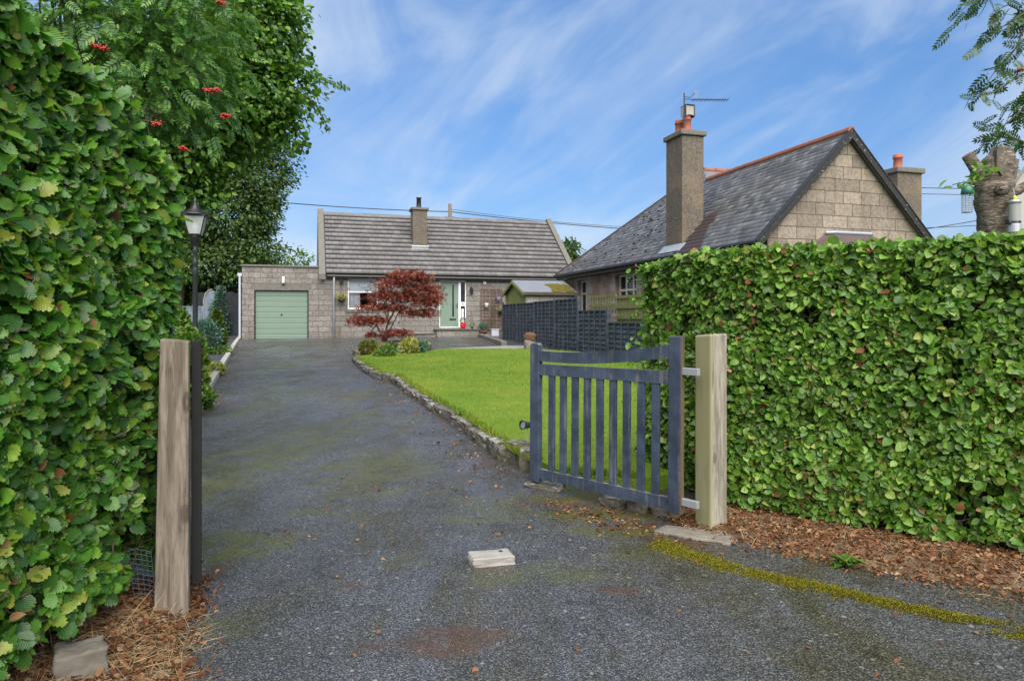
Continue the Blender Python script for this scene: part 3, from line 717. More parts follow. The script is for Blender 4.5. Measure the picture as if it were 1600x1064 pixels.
def tiles(name, o, ax, up, length, slope, tw, ex, th, mat, parent, inside=None, jit=.003, lap=.06, stagger=True, gap=.004, under=.0):
    """courses of tiles, each a slab tipped over the course below"""
    o, ax, up = Vector(o), Vector(ax).normalized(), Vector(up).normalized(); nn = ax.cross(up).normalized()
    if nn.z < 0: nn = -nn
    Vs = []; n = 0
    for r in range(int(slope / ex + .999)):
        b0 = r * ex; b1 = min(b0 + ex + lap, slope); off = (tw / 2 if (r % 2 and stagger) else 0)
        c = 0; a = -off
        while a < length - .01:
            a0, a1 = max(a, 0) + gap / 2, min(a + tw, length) - gap / 2
            a += tw
            if a1 - a0 < .03: continue
            if inside and not inside((a0 + a1) / 2, b0 + ex / 2): continue
            j = [random.uniform(0, jit) for _ in range(4)]
            h0, h1 = th * 2.0, th * .9
            q = [(a0, b0, h0 + j[0]), (a1, b0, h0 + j[1]), (a1, b1, h1 + j[2]), (a0, b1, h1 + j[3]), (a0, b0 + under, h0 - th * 1.7 + j[0]), (a1, b0 + under, h0 - th * 1.7 + j[1])]
            Vs += [tuple(o + ax * x + up * y + nn * z) for x, y, z in q]; n += 1
    fl = [(0, 1, 2, 3), (4, 5, 1, 0)]
    if ax.cross(up).z < 0: fl = [f[::-1] for f in fl]
    return mesh_np(name, np.array(Vs), fl, n, 6, mat, parent)

cot = thing('cottage', 'single storey grey granite cottage with brown tiled roof and sage green front door', 'house', LC, ANG)
LEN = 11.4; EAVE = 3.43; RIDGE = 6.46; DEP = 3.7
mb = MB(); wall_holes(mb, -.2, LEN + .2, .1, EAVE + .02, .28, [(1.0, 2.28, 1.86, 3.2), (4.97, 6.21, 1.05, 3.2), (8.5, 10.4, 1.86, 3.2)])
mb.build('front_wall', MAT['granite'], cot)
for x in (-.2, LEN - .1):
    mb = MB(); mb.extrude([(x, .285, .1), (x, 2 * DEP, .1), (x, 2 * DEP, EAVE), (x, DEP, RIDGE), (x, .285, EAVE + .2)], (.3, 0, 0)); mb.build('gable_wall', MAT['granite'], cot)
mb = MB(); mb.box(-.2, LEN + .2, 2 * DEP + .002, 2 * DEP + .25, .1, EAVE); mb.build('back_wall', MAT['granite'], cot)
rf = MB(); rf.extrude([(.1, -.12, EAVE - .04), (.1, DEP, RIDGE - .02), (.1, 2 * DEP + .15, EAVE - .04), (.1, 2 * DEP + .15, EAVE - .14), (.1, DEP, RIDGE - .15), (.1, -.12, EAVE - .14)], (LEN - .2, 0, 0))
roof = rf.build('roof', MAT['old_timber'], cot)
sl = math.hypot(DEP + .17, (RIDGE - EAVE) * (DEP + .17) / DEP); su = Vector((0, DEP, RIDGE - EAVE)).normalized()
random.seed(8)
tl = tiles('roof_tiles', (.1, -.17, EAVE - .17 * (RIDGE - EAVE) / DEP + .02), (1, 0, 0), su, LEN - .2, sl, .30, sl / 14, .05, MAT['tile'], roof, stagger=True, jit=.005, gap=.012, under=.09, lap=.10)
mb = MB()
for q in range(25):
    x0 = .1 + q * (LEN - .2) / 25; mb.tube([(x0 + .004, DEP, RIDGE + .0), (x0 + (LEN - .2) / 25 - .004, DEP, RIDGE + .0)], .09, 10)
mb.build('ridge_tiles', MAT['tile'], roof)
for x in (-.2, LEN - .07):
    mb = MB()
    for s_ in (0, 1):
        y0, y1 = (-.32, DEP) if s_ == 0 else (2 * DEP + .25, DEP)
        z0 = EAVE - .02 - (.32 if s_ == 0 else .25) * .82
        mb.extrude([(x, y0, z0 - .05), (x, y1, RIDGE + .02), (x, y1, RIDGE + .24), (x, y0, z0 + .2)], (.27, 0, 0)) if s_ == 0 else mb.extrude([(x, y1 + .003, RIDGE + .02), (x, y0, z0 - .05), (x, y0, z0 + .2), (x, y1 + .003, RIDGE + .24)], (.27, 0, 0))
    mb.build('coping', MAT['cope'], cot, bevel=.02)
mb = MB(); mb.tube([(.14, -.2, EAVE - .17), (LEN - .14, -.2, EAVE - .17)], .055, 8); mb.box(.14, LEN - .14, -.155, -.002, EAVE - .27, EAVE - .12); mb.build('gutter', MAT['black_paint'], cot)
mb = MB(); mb.tube([(.42, -.19, EAVE - .2), (.42, -.07, EAVE - .42), (.42, -.07, .64)], .04, 8); mb.build('downpipe', MAT['pipe'], cot, True)
# chimney on the front slope
cx0, cx1, cy0, cy1 = 4.02, 4.69, 1.56, 2.3
ch = MB().box(cx0, cx1, cy0, cy1, 4.3, 6.5).build('chimney', MAT['chimney'], cot, bevel=.012)
MB().box(cx0 - .07, cx1 + .07, cy0 - .07, cy1 + .07, 6.502, 6.62).build('cope', MAT['cope'], ch, bevel=.02)
MB().lathe([(.13, 6.622), (.115, 6.7), (.105, 7.08), (.125, 7.09), (.125, 7.14), (.09, 7.14), (.09, 6.9)], ((cx0 + cx1) / 2, (cy0 + cy1) / 2, 0), 14).build('chimney_pot', MAT['black_iron'], ch, True)
mb = MB(); mb.extrude([(cx0 - .06, cy0 - .22, 4.55), (cx1 + .06, cy0 - .22, 4.55), (cx1 + .06, cy0 - .003, 4.83), (cx0 - .06, cy0 - .003, 4.83)], (0, -.02, .02)); mb.build('flashing', MAT['lead'], ch)
# window left, window right
def cottage_window(x0, x1, z0, z1, full):
    w = MB(); t = .055; y = .09
    w.box(x0, x0 + t, y, y + .07, z0, z1); w.box(x1 - t, x1, y, y + .07, z0, z1); w.box(x0 + t + .001, x1 - t - .001, y, y + .07, z1 - t, z1); w.box(x0 + t + .001, x1 - t - .001, y, y + .07, z0, z0 + t)
    zm = z0 + (z1 - z0) * .535; w.box(x0 + t + .001, x1 - t - .001, y - .01, y + .06, zm, zm + .05)
    if full: w.box((x0 + x1) / 2 - .03, (x0 + x1) / 2 + .03, y + .003, y + .067, zm + .051, z1 - t - .001)
    win = w.build('window', MAT['white'], cot, bevel=.006)
    MB().box(x0 + t, x1 - t, y + .03, y + .036, z0 + t, z1 - t).build('pane', MAT['glass'], win)
    MB().box(x0 - .06, x1 + .06, -.05, .088, z0 - .13, z0 - .002).build('sill', MAT['cope'], win, bevel=.01)
    MB().box(x0 + t, x1 - t, y + .13, y + .14, zm + .05, z1 - t).build('blind', MAT['blind'], win)
    n = 26
    for (a, b) in ((x0 + t, x0 + (x1 - x0) * .42), (x1 - (x1 - x0) * .22, x1 - t)):
        c = MB(); pts = [(a + (b - a) * q / n, y + .2 + .025 * math.sin(q * 1.7)) for q in range(n + 1)]
        for (p0, p1) in zip(pts, pts[1:]): c.add([(p0[0], p0[1], z0 + t), (p1[0], p1[1], z0 + t), (p1[0], p1[1], z1), (p0[0], p0[1], z1)], [(0, 1, 2, 3)])
        c.build('curtain', MAT['net'], win)
    rm = MB(); a, b, c_, d = x0 - .3, x1 + .3, z0 - .5, z1 + .12
    rm.add([(a, .3, c_), (b, .3, c_), (b, .3, d), (a, .3, d), (a, 2.6, c_), (b, 2.6, c_), (b, 2.6, d), (a, 2.6, d)], [(4, 5, 6, 7), (0, 4, 7, 3), (1, 2, 6, 5), (3, 7, 6, 2), (0, 1, 5, 4)])
    rm.build('room', MAT['room'], win)
cottage_window(1.0, 2.28, 1.86, 3.2, False); cottage_window(8.5, 10.4, 1.86, 3.2, True)
# front door and its side light
fr = MB(); y = .07; x0, x1, z0, z1 = 4.97, 6.21, 1.05, 3.2
for b in ((x0, x0 + .05, z0, z1), (x1 - .05, x1, z0, z1), (x0 + .051, x1 - .051, z1 - .11, z1), (5.86, 5.96, z0, z1 - .111), (x0 + .051, 5.859, z0, z0 + .03), (5.961, x1 - .051, z0, z0 + .14), (5.961, x1 - .051, 2.02, 2.2)): fr.box(b[0], b[1], y, y + .09, b[2], b[3])
fo = fr.build('door_frame', MAT['white'], cot, bevel=.005)
for (a, b) in ((1.19, 2.02), (2.2, 3.09)): MB().box(5.961, x1 - .051, y + .035, y + .045, a, b).build('side_light', MAT['dark_glass'], fo)
MB().box(6.0, 6.1, y + .018, y + .032, 1.19, 1.9).build('net_curtain', MAT['net'], fo)
cu = bpy.data.curves.new('house_number', 'FONT'); cu.body = '9a'; cu.size = .13; cu.extrude = .003; cu.align_x = 'CENTER'
no = bpy.data.objects.new('house_number', cu); COL.objects.link(no); cu.materials.append(MAT['black_paint']); me_ = bpy.data.meshes.new_from_object(no); bpy.data.objects.remove(no); no = link_mesh('house_number', me_, None, None); no.parent = fo; no.location = (6.06, y - .004, 2.065); no.rotation_euler = (R(90), 0, 0)
dm = MB(); dm.box(x0 + .052, 5.858, y + .03, y + .075, z0 + .031, z1 - .112)
do = dm.build('door', MAT['sage'], cot, bevel=.006)
MB().box(5.58, 5.65, y + .018, y + .0295, 1.55, 2.98).build('glass_slot', MAT['dark_glass'], do)
MB().box(5.45, 5.74, y + .016, y + .0295, 1.38, 1.46).build('letter_box', MAT['black_iron'], do, bevel=.006)
MB().tube([(5.8, y + .02, 2.02), (5.8, y - .03, 2.02), (5.72, y - .03, 2.02)], .012, 8).box(5.785, 5.815, y + .015, y + .029, 1.95, 2.14).build('handle', MAT['black_iron'], do)
# steps
st = MB(); st.box(4.75, 6.65, -.62, -.003, .3, .96); st.box(4.98, 6.3, -.28, -.004, .962, 1.046); st.box(3.6, 4.748, -.5, -.004, .3, .78); st.box(6.652, 7.2, -.5, -.004, .3, .76)
st.build('front_steps', MAT['granite'], cot, bevel=.02)
st = MB(); st.box(4.7, 6.7, -.68, -.003, .9605, 1.0); st.box(3.5, 4.72, -.56, -.004, .7805, .82); st.build('step_treads', MAT['cope'], cot, bevel=.012)
# alarm box, wall lights
MB().box(6.98, 7.12, -.05, -.002, 3.02, 3.17).build('alarm_box', MAT['cream'], cot, bevel=.01)
def wall_light(x, z, parent, mat, y=-.002):
    m = MB(); m.box(x - .05, x + .05, y - .03, y, z - .1, z + .1); m.tube([(x, y - .02, z + .05), (x, y - .14, z + .1), (x, y - .14, z + .02)], .012, 6)
    m.lathe([(.02, .03), (.075, .0), (.06, -.2), (.02, -.24)], (x, y - .14, z), 8)
    return m.build('wall_light', mat, parent)
wall_light(6.42, 2.78, cot, MAT['black_iron']); wall_light(.72, 3.12, cot, MAT['black_iron'])
# flat roofed garage
gar = thing('garage', 'flat roofed granite garage with sage green door joined to the cottage', 'garage', LC, ANG)
mb = MB(); wall_holes(mb, -3.24, -.203, .1, 3.6, .28, [(-2.77, -.615, .56, 2.64)], -.02); mb.build('front_wall', MAT['granite'], gar)
mb = MB(); mb.box(-3.24, -2.96, .262, 6, .1, 3.6); mb.box(-2.958, -.21, 5.7, 6, .1, 3.6); mb.build('side_wall', MAT['granite'], gar)
MB().box(-2.957, -.21, .262, 5.698, 3.35, 3.5).build('flat_roof', MAT['felt'], gar)
MB().box(-3.29, -.203, -.08, .4, 3.601, 3.68).build('coping', MAT['cope'], gar, bevel=.02)
MB().box(-2.9, -.5, -.024, -.021, 2.66, 2.9).build('lintel', MAT['cope'], gar)
gd = MB()
for q in range(9):
    z = .565 + q * .228; gd.extrude([(-2.72, .13, z), (-2.72, .115, z + .02), (-2.72, .115, z + .205), (-2.72, .13, z + .226), (-2.72, .16, z + .226), (-2.72, .16, z)], (2.055, 0, 0))
gdo = gd.build('garage_door', MAT['sage'], gar)
MB().box(-1.73, -1.67, .095, .112, 1.58, 1.66).build('handle', MAT['black_iron'], gdo)
fb = MB(); fb.box(-2.768, -2.722, .1, .2, .56, 2.638); fb.box(-.663, -.617, .1, .2, .56, 2.638); fb.box(-2.72, -.665, .1, .2, 2.595, 2.638); fb.build('door_frame', MAT['black_paint'], gar)
MB().lathe([(.05, 0), (.06, .03), (.06, .22), (.04, .28), (.0, .29)], (-1.62, -.1, 2.92), 12).build('bulkhead_light', MAT['plastic_white'], gar, True)
MB().box(-1.66, -1.58, -.09, -.021, 2.86, 2.95).build('light_base', MAT['black_iron'], gar)
MB().tube([(-3.32, -.06, 3.2), (-3.32, -.06, .64)], .045, 8).box(-3.4, -3.24, -.1, -.03, 3.2, 3.32).build('downpipe', MAT['pipe'], gar, False)

# ------------------------------------------------------------------ things on and by the cottage front
def cl(x, y, z): return Vector(LC) + U * x + V * y + Vector((0, 0, z))
def leaf_ball(name, c, rad, n, size, mat, parent=None, tmpl=SMALL, up=.5, droop=0.0):
    d = rand_dirs(n); r = RNG.uniform(.45, 1, n) ** .6
    p = np.array(c) + d * r[:, None] * np.array(rad)
    t = nrm(d + RNG.normal(size=(n, 3)) * .5 + np.array([0, 0, up - droop]))
    return leaf_mesh(name, p, t, rand_dirs(n) + np.array([0, 0, .6]), RNG.uniform(.7, 1.25, n) * size, tmpl, mat, parent)
hb = thing('hanging_basket', 'hanging basket of yellow green plants at the left corner of the cottage', 'hanging basket', cl(.72, -.28, 2.3), ANG)
MB().lathe([(.02, -.16), (.12, -.12), (.17, 0), (.16, .02), (0, .02)], (0, 0, 0), 14).build('basket', MAT['basket'], hb, True)
m = MB()
for q in range(3):
    a = q * 2.1; m.tube([(.16 * math.cos(a), .16 * math.sin(a), 0), (0, 0, .45)], .004, 5)
m.tube([(0, 0, .45), (0, 0, .5), (0, .275, .5)], .012, 6); m.build('chains', MAT['black_iron'], hb)
leaf_ball('foliage', (0, 0, .06), (.24, .24, .13), 420, .06, MAT['leaf_golden'], hb)

tr = thing('wall_trellis', 'brown square trellis on the cottage wall right of the front door', 'trellis', cl(6.87, -.05, .95), ANG)
m = MB()
for q in range(7): m.box(q * .165 - .012, q * .165 + .012, -.012, .008, 0, 1.86)
for q in range(13): m.box(-.012, 1.0, -.03, -.0125, q * .153, q * .153 + .024)
m.build('lattice', MAT['trellis_brown'], tr)
def wall_pot(x, z, mat, lab, leafm):
    t = thing('wall_pot', lab, 'plant pot', cl(x, -.17, z), ANG, 'pots hung on the wall trellis')
    MB().lathe([(.06, -.1), (.1, .08), (.1, .1), (.085, .1), (.08, .06)], (0, 0, 0), 12).build('pot', mat, t, True)
    if leafm: leaf_ball('foliage', (0, 0, .16), (.13, .1, .12), 160, .05, leafm, t)
wall_pot(7.66, 2.33, MAT['purple_pot'], 'purple pot hung near the top of the brown wall trellis', None)
wall_pot(7.74, 1.72, MAT['black_iron'], 'dark pot of lime green plants hung on the trellis under the purple pot', MAT['leaf_golden'])
wall_pot(7.1, 2.05, MAT['plastic_white'], 'small white ornament hung on the left half of the trellis', None)
vt = thing('climbing_plant', 'thin yellowing climber growing up the middle of the brown wall trellis', 'climber', cl(7.3, -.15, .8), ANG)
pts = [(0, 0, 0), (.03, 0, .5), (.12, .02, .9), (.1, .04, 1.3)]
MB().tube(pts, .01, 5).build('stem', MAT['bark'], vt)
nn_ = 150; tt = RNG.uniform(0, 1, nn_); pp = np.stack([.12 * tt + RNG.normal(0, .05, nn_), RNG.normal(-.02, .03, nn_), 1.3 * tt], 1)
leaf_mesh('foliage', pp, rand_dirs(nn_), rand_dirs(nn_), .05, SMALL, MAT['leaf_olive'], vt)
pt = thing('trough_planter', 'pale lilac trough planter on the ground below the wall trellis', 'planter', cl(7.45, -.3, .66), ANG)
MB().extrude([(-.17, -.11, 0), (.17, -.11, 0), (.17, .11, 0), (-.17, .11, 0)], (0, 0, .3)).box(-.19, .19, -.13, .13, .301, .33).build('trough', MAT['lilac'], pt, bevel=.01)
leaf_ball('foliage', (0, 0, .36), (.14, .08, .07), 60, .05, MAT['leaf_shrub'], pt)
rp = thing('red_pot', 'round red plant pot with flowers on the step beside the front door', 'plant pot', cl(5.95, -.45, 1.0), ANG)
MB().lathe([(.08, 0), (.13, .1), (.135, .2), (.12, .27), (.13, .29), (.11, .29), (.1, .22)], (0, 0, 0), 18).build('pot', MAT['red_pot'], rp, True)
leaf_ball('foliage', (0, 0, .36), (.15, .13, .14), 200, .05, MAT['leaf_shrub'], rp); leaf_ball('blossom', (0, 0, .36), (.16, .14, .1), 40, .045, MAT['net'], rp)
bp = thing('bowl_planter', 'low clay bowl of tufted plants on the step right of the red pot', 'planter', cl(6.9, -.28, .762), ANG)
MB().lathe([(.14, 0), (.23, .1), (.25, .14), (.21, .14), (.18, .1)], (0, 0, 0), 18).build('bowl', MAT['terracotta'], bp, True)
leaf_ball('foliage', (0, 0, .26), (.2, .14, .2), 160, .11, MAT['leaf_spruce'], bp, SLIM, 1.0)
gp = thing('small_plant', 'small green potted plant between the red pot and the clay bowl', 'plant pot', cl(6.38, -.4, 1.0), ANG)
MB().lathe([(.05, 0), (.07, .1), (.06, .1)], (0, 0, 0), 12).build('pot', MAT['black_iron'], gp, True); leaf_ball('foliage', (0, 0, .17), (.1, .1, .1), 110, .05, MAT['leaf_shrub'], gp)
lm = MB(); rock(lm, cl(3.55, -.3, .78), (.4, .4, .34), .4, 61, .3, .2); tag(lm.build('dark_stone', MAT['rust'], None), 'dark brown boulder at the left end of the front steps', 'stone')

# ------------------------------------------------------------------ the neighbouring house
NB = (5.8, 16.5, 0.0)
nb = thing('neighbour_house', 'pink granite house with grey slate roof and black bargeboards behind the right hedge', 'house', NB, ANG)
EZ = 3.32; HW = 2.74; RZ = 6.15; pit = (RZ - EZ) / HW
HT = (3.37, 7.45, EZ + 3.37 * pit); FARC = 13.6
# walls
def local_rot(mb_, o):  # wall built along x at y=0 -> stands along +y facing -x
    mb_.v = [(o + y_, -x_, z_) if False else (o + y_, x_, z_) for (x_, y_, z_) in mb_.v]
    mb_.f = [f[::-1] for f in mb_.f]
    return mb_
WX = .36
mb = MB(); wall_holes(mb, .2, 13.25, .0, EZ + .1, .35, [(6.75, 8.4, 1.5, 3.02), (10.95, 12.0, 1.5, 3.0)]); local_rot(mb, WX); mb.build('side_wall', MAT['granite_pink'], nb)
mb = MB(); mb.extrude([(WX, .2, 0), (2 * HW - WX, .2, 0), (2 * HW - WX, .2, EZ + .25), (HW, .2, RZ - .2), (WX, .2, EZ + .25)], (0, -.3, 0)); mb.build('gable_wall', MAT['granite_gable'], nb)
mb = MB(); mb.box(WX + .36, 8.6, 13.0, 13.3, 0, EZ); mb.box(8.3, 8.6, 1.6, 12.99, 0, EZ); mb.box(5.13, 8.29, 1.6, 1.9, 0, EZ); mb.build('rear_wall', MAT['granite_pink'], nb)
for (a, b, z0, z1, bars) in ((6.75, 8.4, 1.5, 3.02, 3), (10.95, 12.0, 1.5, 3.0, 2)):
    w = MB(); x = WX + .16; t = .07
    w.box(x, x + .08, a, a + t, z0, z1); w.box(x, x + .08, b - t, b, z0, z1); w.box(x, x + .08, a + t + .001, b - t - .001, z1 - t, z1); w.box(x, x + .08, a + t + .001, b - t - .001, z0, z0 + t)
    w.box(x - .01, x + .07, a + t + .001, b - t - .001, 2.42, 2.5)
    for q in range(1, bars):
        yy = a + (b - a) * q / bars; w.box(x + .002, x + .078, yy - .045, yy + .045, z0 + t + .001, 2.419); w.box(x + .002, x + .078, yy - .045, yy + .045, 2.501, z1 - t - .001)
    wo = w.build('window', MAT['cream'], nb, bevel=.006)
    MB().box(x + .04, x + .05, a + t, b - t, z0 + t, z1 - t).build('pane', MAT['dark_glass'], wo)
    s_ = MB()
    for (yy, s2) in ((a - .32, .318), (b + .002, .318)):
        for q in range(5): s_.box(WX - .012 - .004 * (q % 2), WX + .1, yy - (.12 if q % 2 and yy < a else 0), yy + s2 + (.12 if q % 2 and yy > a else 0), z0 + q * .31, z0 + q * .31 + .3)
    s_.box(WX - .018, WX + .1, a - .45, b + .45, z1 + .002, z1 + .27)
    s_.build('surround', MAT['granite_fine'], wo, bevel=.008)
# roof
deck = MB()
def slab(pts, t=.09):
    pts = [Vector(p) for p in pts]; nn = (pts[1] - pts[0]).cross(pts[2] - pts[0]).normalized()
    if nn.z < 0: nn = -nn
    deck.extrude(pts, -nn * t)
F0 = -.22
slab([(0, F0, EZ), (0, FARC, EZ), HT, (HW, HT[1] - 1.15, RZ), (HW, F0, RZ)])
slab([(2 * HW, F0, EZ), (HW, F0, RZ), (HW, 6.3, RZ), (2 * HW, 6.3, EZ)])
RE = (6.2, 7.45, HT[2]); slab([(5.49, 1.3, EZ), (8.9, 1.3, EZ), RE, HT, (HW + .02, 6.28, RZ)]); slab([(8.9, 1.3, EZ), (8.9, FARC, EZ), RE]); slab([(0, FARC, EZ), (8.9, FARC, EZ), RE, HT])
roof2 = deck.build('roof', MAT['slate'], nb)
upv = Vector((1, 0, pit)); L = upv.length; upn = upv.normalized()
def inside(a, b):
    u_ = b / L; v_ = FARC - a
    if u_ < 2.74: return F0 <= v_ <= FARC - u_ / HT[0] * (FARC - HT[1])
    return u_ < 3.37 and 7.45 - (3.37 - u_) * 1.83 < v_ < FARC - u_ / HT[0] * (FARC - HT[1])
def patch(a, b):
    v_ = FARC - a; u_ = b / L
    return u_ < 1.15 and 3.73 > v_ > 2.35 + u_ * .75
random.seed(12)
tiles('slates', (0, FARC, EZ), (0, -1, 0), upn, FARC - F0, HT[0] * L, .24, .17, .009, MAT['slate'], roof2, lambda a, b: inside(a, b) and not patch(a, b), .005, .07, True, .012)
slp = tiles('purple_slates', (0, FARC, EZ), (0, -1, 0), upn, FARC - F0, HT[0] * L, .24, .17, .009, MAT['slate_red'], roof2, lambda a, b: inside(a, b) and patch(a, b), .005, .07, True, .012)
# wet, mossy lumps on the rear part of the slope
mm = MB()
for q in range(150):
    v_ = random.uniform(5.0, 13.2); u_ = random.uniform(.1, 2.9)
    if not inside(FARC - v_, u_ * L): continue
    rock(mm, (u_ - .02, v_, EZ + u_ * pit + .02), (random.uniform(.03, .08), random.uniform(.05, .14), random.uniform(.02, .05)), 0, q, .8, .3, ROCK2)
kind(mm.build('roof_moss', MAT['roof_moss'], roof2), 'stuff')
def ridge(p0, p1, name, mat, r=.11, seg=.45):
    p0, p1 = Vector(p0), Vector(p1); n = max(1, round((p1 - p0).length / seg)); m_ = MB()
    for q in range(n):
        a = p0 + (p1 - p0) * (q / n); b = p0 + (p1 - p0) * ((q + .97) / n); m_.tube([a, b], [r, r * .94], 10)
    return m_.build(name, mat, roof2)
ridge((HW, F0 - .02, RZ + .0), (HW, 6.2, RZ + .0), 'ridge_tiles', MAT['terracotta']); ridge((HT[0], HT[1], HT[2]), RE, 'ridge_tiles', MAT['terracotta'])
ridge((0, FARC, EZ + .02), HT, 'hip_tiles', MAT['slate_red'], .06)
bb = MB()
for s_ in (0, 1):
    xa = -.02 if s_ == 0 else 2 * HW + .02; sg = 1 if s_ == 0 else -1
    bb.extrude([(xa, F0 - .002, EZ - .23), (HW - sg * .001, F0 - .002, RZ - .2), (HW - sg * .001, F0 - .002, RZ + .01), (xa, F0 - .002, EZ - .02)], (0, -.045, 0))
bb.build('bargeboard', MAT['flaky'], nb)
bb = MB()
for s_ in (0, 1):
    xa = -.06 if s_ == 0 else 2 * HW + .06; sg = 1 if s_ == 0 else -1
    bb.extrude([(xa, F0 - .06, EZ - .04), (HW - sg * .001, F0 - .06, RZ + .02), (HW - sg * .001, F0 - .06, RZ + .06), (xa, F0 - .06, EZ + .0)], (0, .15, 0))
bb.build('verge', MAT['black_paint'], nb)
gu = MB(); gu.tube([(-.05, F0, EZ - .04), (-.05, FARC, EZ - .04)], .06, 8); gu.box(.0, .352, F0 + .06, FARC - .1, EZ - .2, EZ - .125); gu.build('gutter', MAT['black_paint'], nb)
MB().tube([(-.03, 5.4, EZ - .08), (.27, 5.4, EZ - .35), (.27, 5.4, .3)], .045, 8).build('downpipe', MAT['black_paint'], nb, True)
# tall chimney on the eaves, with its pots
def chimney(x0, x1, y0, y1, zb, zt, pots, lab=None):
    c = MB().box(x0, x1, y0, y1, zb, zt).build('chimney', MAT['chimney'], nb, bevel=.02)
    MB().box(x0 - .07, x1 + .07, y0 - .07, y1 + .07, zt + .002, zt + .16).build('cope', MAT['cope'], c, bevel=.03)
    for (px, py, h) in pots: MB().lathe([(.13, zt + .162), (.15, zt + .2), (.125, zt + .24), (.115, zt + h * .8), (.14, zt + h * .82), (.14, zt + h * .9), (.12, zt + h * .92), (.135, zt + h), (.1, zt + h), (.09, zt + h - .2)], (px, py, 0), 16).build('chimney_pot', MAT['pot_red'], c, True)
    return c
c1 = chimney(.31, 1.04, 3.73, 4.68, 2.6, 6.88, ((.62, 3.98, .62), (.62, 4.42, .62)))
cw = MB(); z = 7.5
cw.box(.49, .51, 3.8, 4.12, z, z + .30); cw.box(.73, .75, 3.8, 4.12, z, z + .30)
cw.box(.511, .729, 3.805, 3.82, z + .02, z + .28)
cw.build('cowl_box', MAT['harl'], c1)
cw = MB(); cw.box(.46, .489, 3.79, 3.83, z - .04, z + .32); cw.box(.751, .78, 3.79, 4.13, z - .04, z + .32); cw.box(.49, .75, 3.79, 4.13, z + .301, z + .325); cw.build('cowl_frame', MAT['black_iron'], c1)
ld = MB(); ld.extrude([(.06, 3.5, 3.42), (.3, 3.5, 3.66), (.3, 4.75, 3.66), (.06, 4.75, 3.42)], (-.015, 0, .02)); ld.build('flashing', MAT['lead'], c1)
chimney(6.2, 7.1, 1.7, 2.5, 3.0, 5.72, ((6.62, 2.1, .62),))
# bay in the gable with its own little roof
by = MB(); by.extrude([(1.5, -.101, 0), (1.9, -.75, 0), (3.6, -.75, 0), (4.0, -.101, 0)], (0, 0, 3.1)); by.build('bay_window', MAT['granite_fine'], nb)
br = MB(); a = [(1.35, -.1, 3.08), (1.82, -.9, 3.08), (3.68, -.9, 3.08), (4.15, -.1, 3.08)]; b = [(2.05, -.1, 3.56), (2.2, -.25, 3.56), (3.3, -.25, 3.56), (3.45, -.1, 3.56)]
br.add(a + b, [(0, 1, 5, 4), (1, 2, 6, 5), (2, 3, 7, 6), (4, 5, 6, 7), (3, 2, 1, 0), (0, 4, 7, 3)]); bo = br.build('bay_roof', MAT['slate_red'], nb)
MB().tube([(2.05, -.14, 3.58), (2.2, -.26, 3.58), (3.3, -.26, 3.58), (3.45, -.14, 3.58)], .045, 8).build('lead_roll', MAT['lead'], bo)

# television aerial strapped to the chimney
def nl(x, y, z): return Vector(NB) + U * x + V * y + Vector((0, 0, z))
ae = thing('tv_aerial', 'television aerial with a long row of rods on the tall granite chimney', 'aerial', nl(.36, 3.7, 7.2), 0)
b0 = nl(.36, 3.7, 7.2); L_ = lambda p: Vector(p) - b0
MB().tube([(0, 0, -.1), (0, 0, .9)], .02, 6).build('mast', MAT['cable'], ae)
q0 = L_(at(1082, 156, 20.2)); q1 = L_(at(1138, 156.5, 20.5)); m = MB(); m.tube([(0, 0, q0.z), q0, q1], .012, 5)
dv = (q1 - q0).normalized(); sx = Vector((0, 0, 1)).cross(dv).normalized()
for q in range(13):
    c = q0 + (q1 - q0) * ((q + .3) / 13); m.tube([c - sx * .13, c + sx * .13], .007, 4); m.tube([c, c - Vector((0, 0, .07))], .006, 4)
m.build('boom', MAT['cable'], ae)
m = MB(); m.tube([(0, 0, .8), L_(at(1078, 153, 20.2)), L_(at(1086, 146, 20.2))], .01, 5); m.build('arm', MAT['cable'], ae)
m = MB(); c = L_(at(1086, 148, 20.2))
for q in range(6): m.tube([c + Vector((-.06 + q * .024, 0, -.13)), c + Vector((-.0 + q * .024, 0, .13))], .004, 4)
m.build('reflector', MAT['steel'], ae)

# grey house far to the right, seen between the pruned trunk and the frame edge
gh = thing('grey_house', 'plain grey harled house gable far behind the pruned tree trunk', 'house', (13.9, 20.5, 0), 0)
mb = MB(); mb.extrude([(.15, 0, 0), (2.85, 0, 0), (2.85, 0, 4.0), (1.5, 0, 6.0), (.15, 0, 4.0)], (6.9, 9, 0)); mb.build('wall', MAT['harl'], gh)
mb = MB(); mb.extrude([(0, -.1, 3.75), (1.5, -.1, 6.03), (3.0, -.1, 3.75), (3.0, -.1, 3.88), (1.5, -.1, 6.16), (0, -.1, 3.88)], (7.1, 9.3, 0)); mb.build('roof', MAT['slate'], gh)

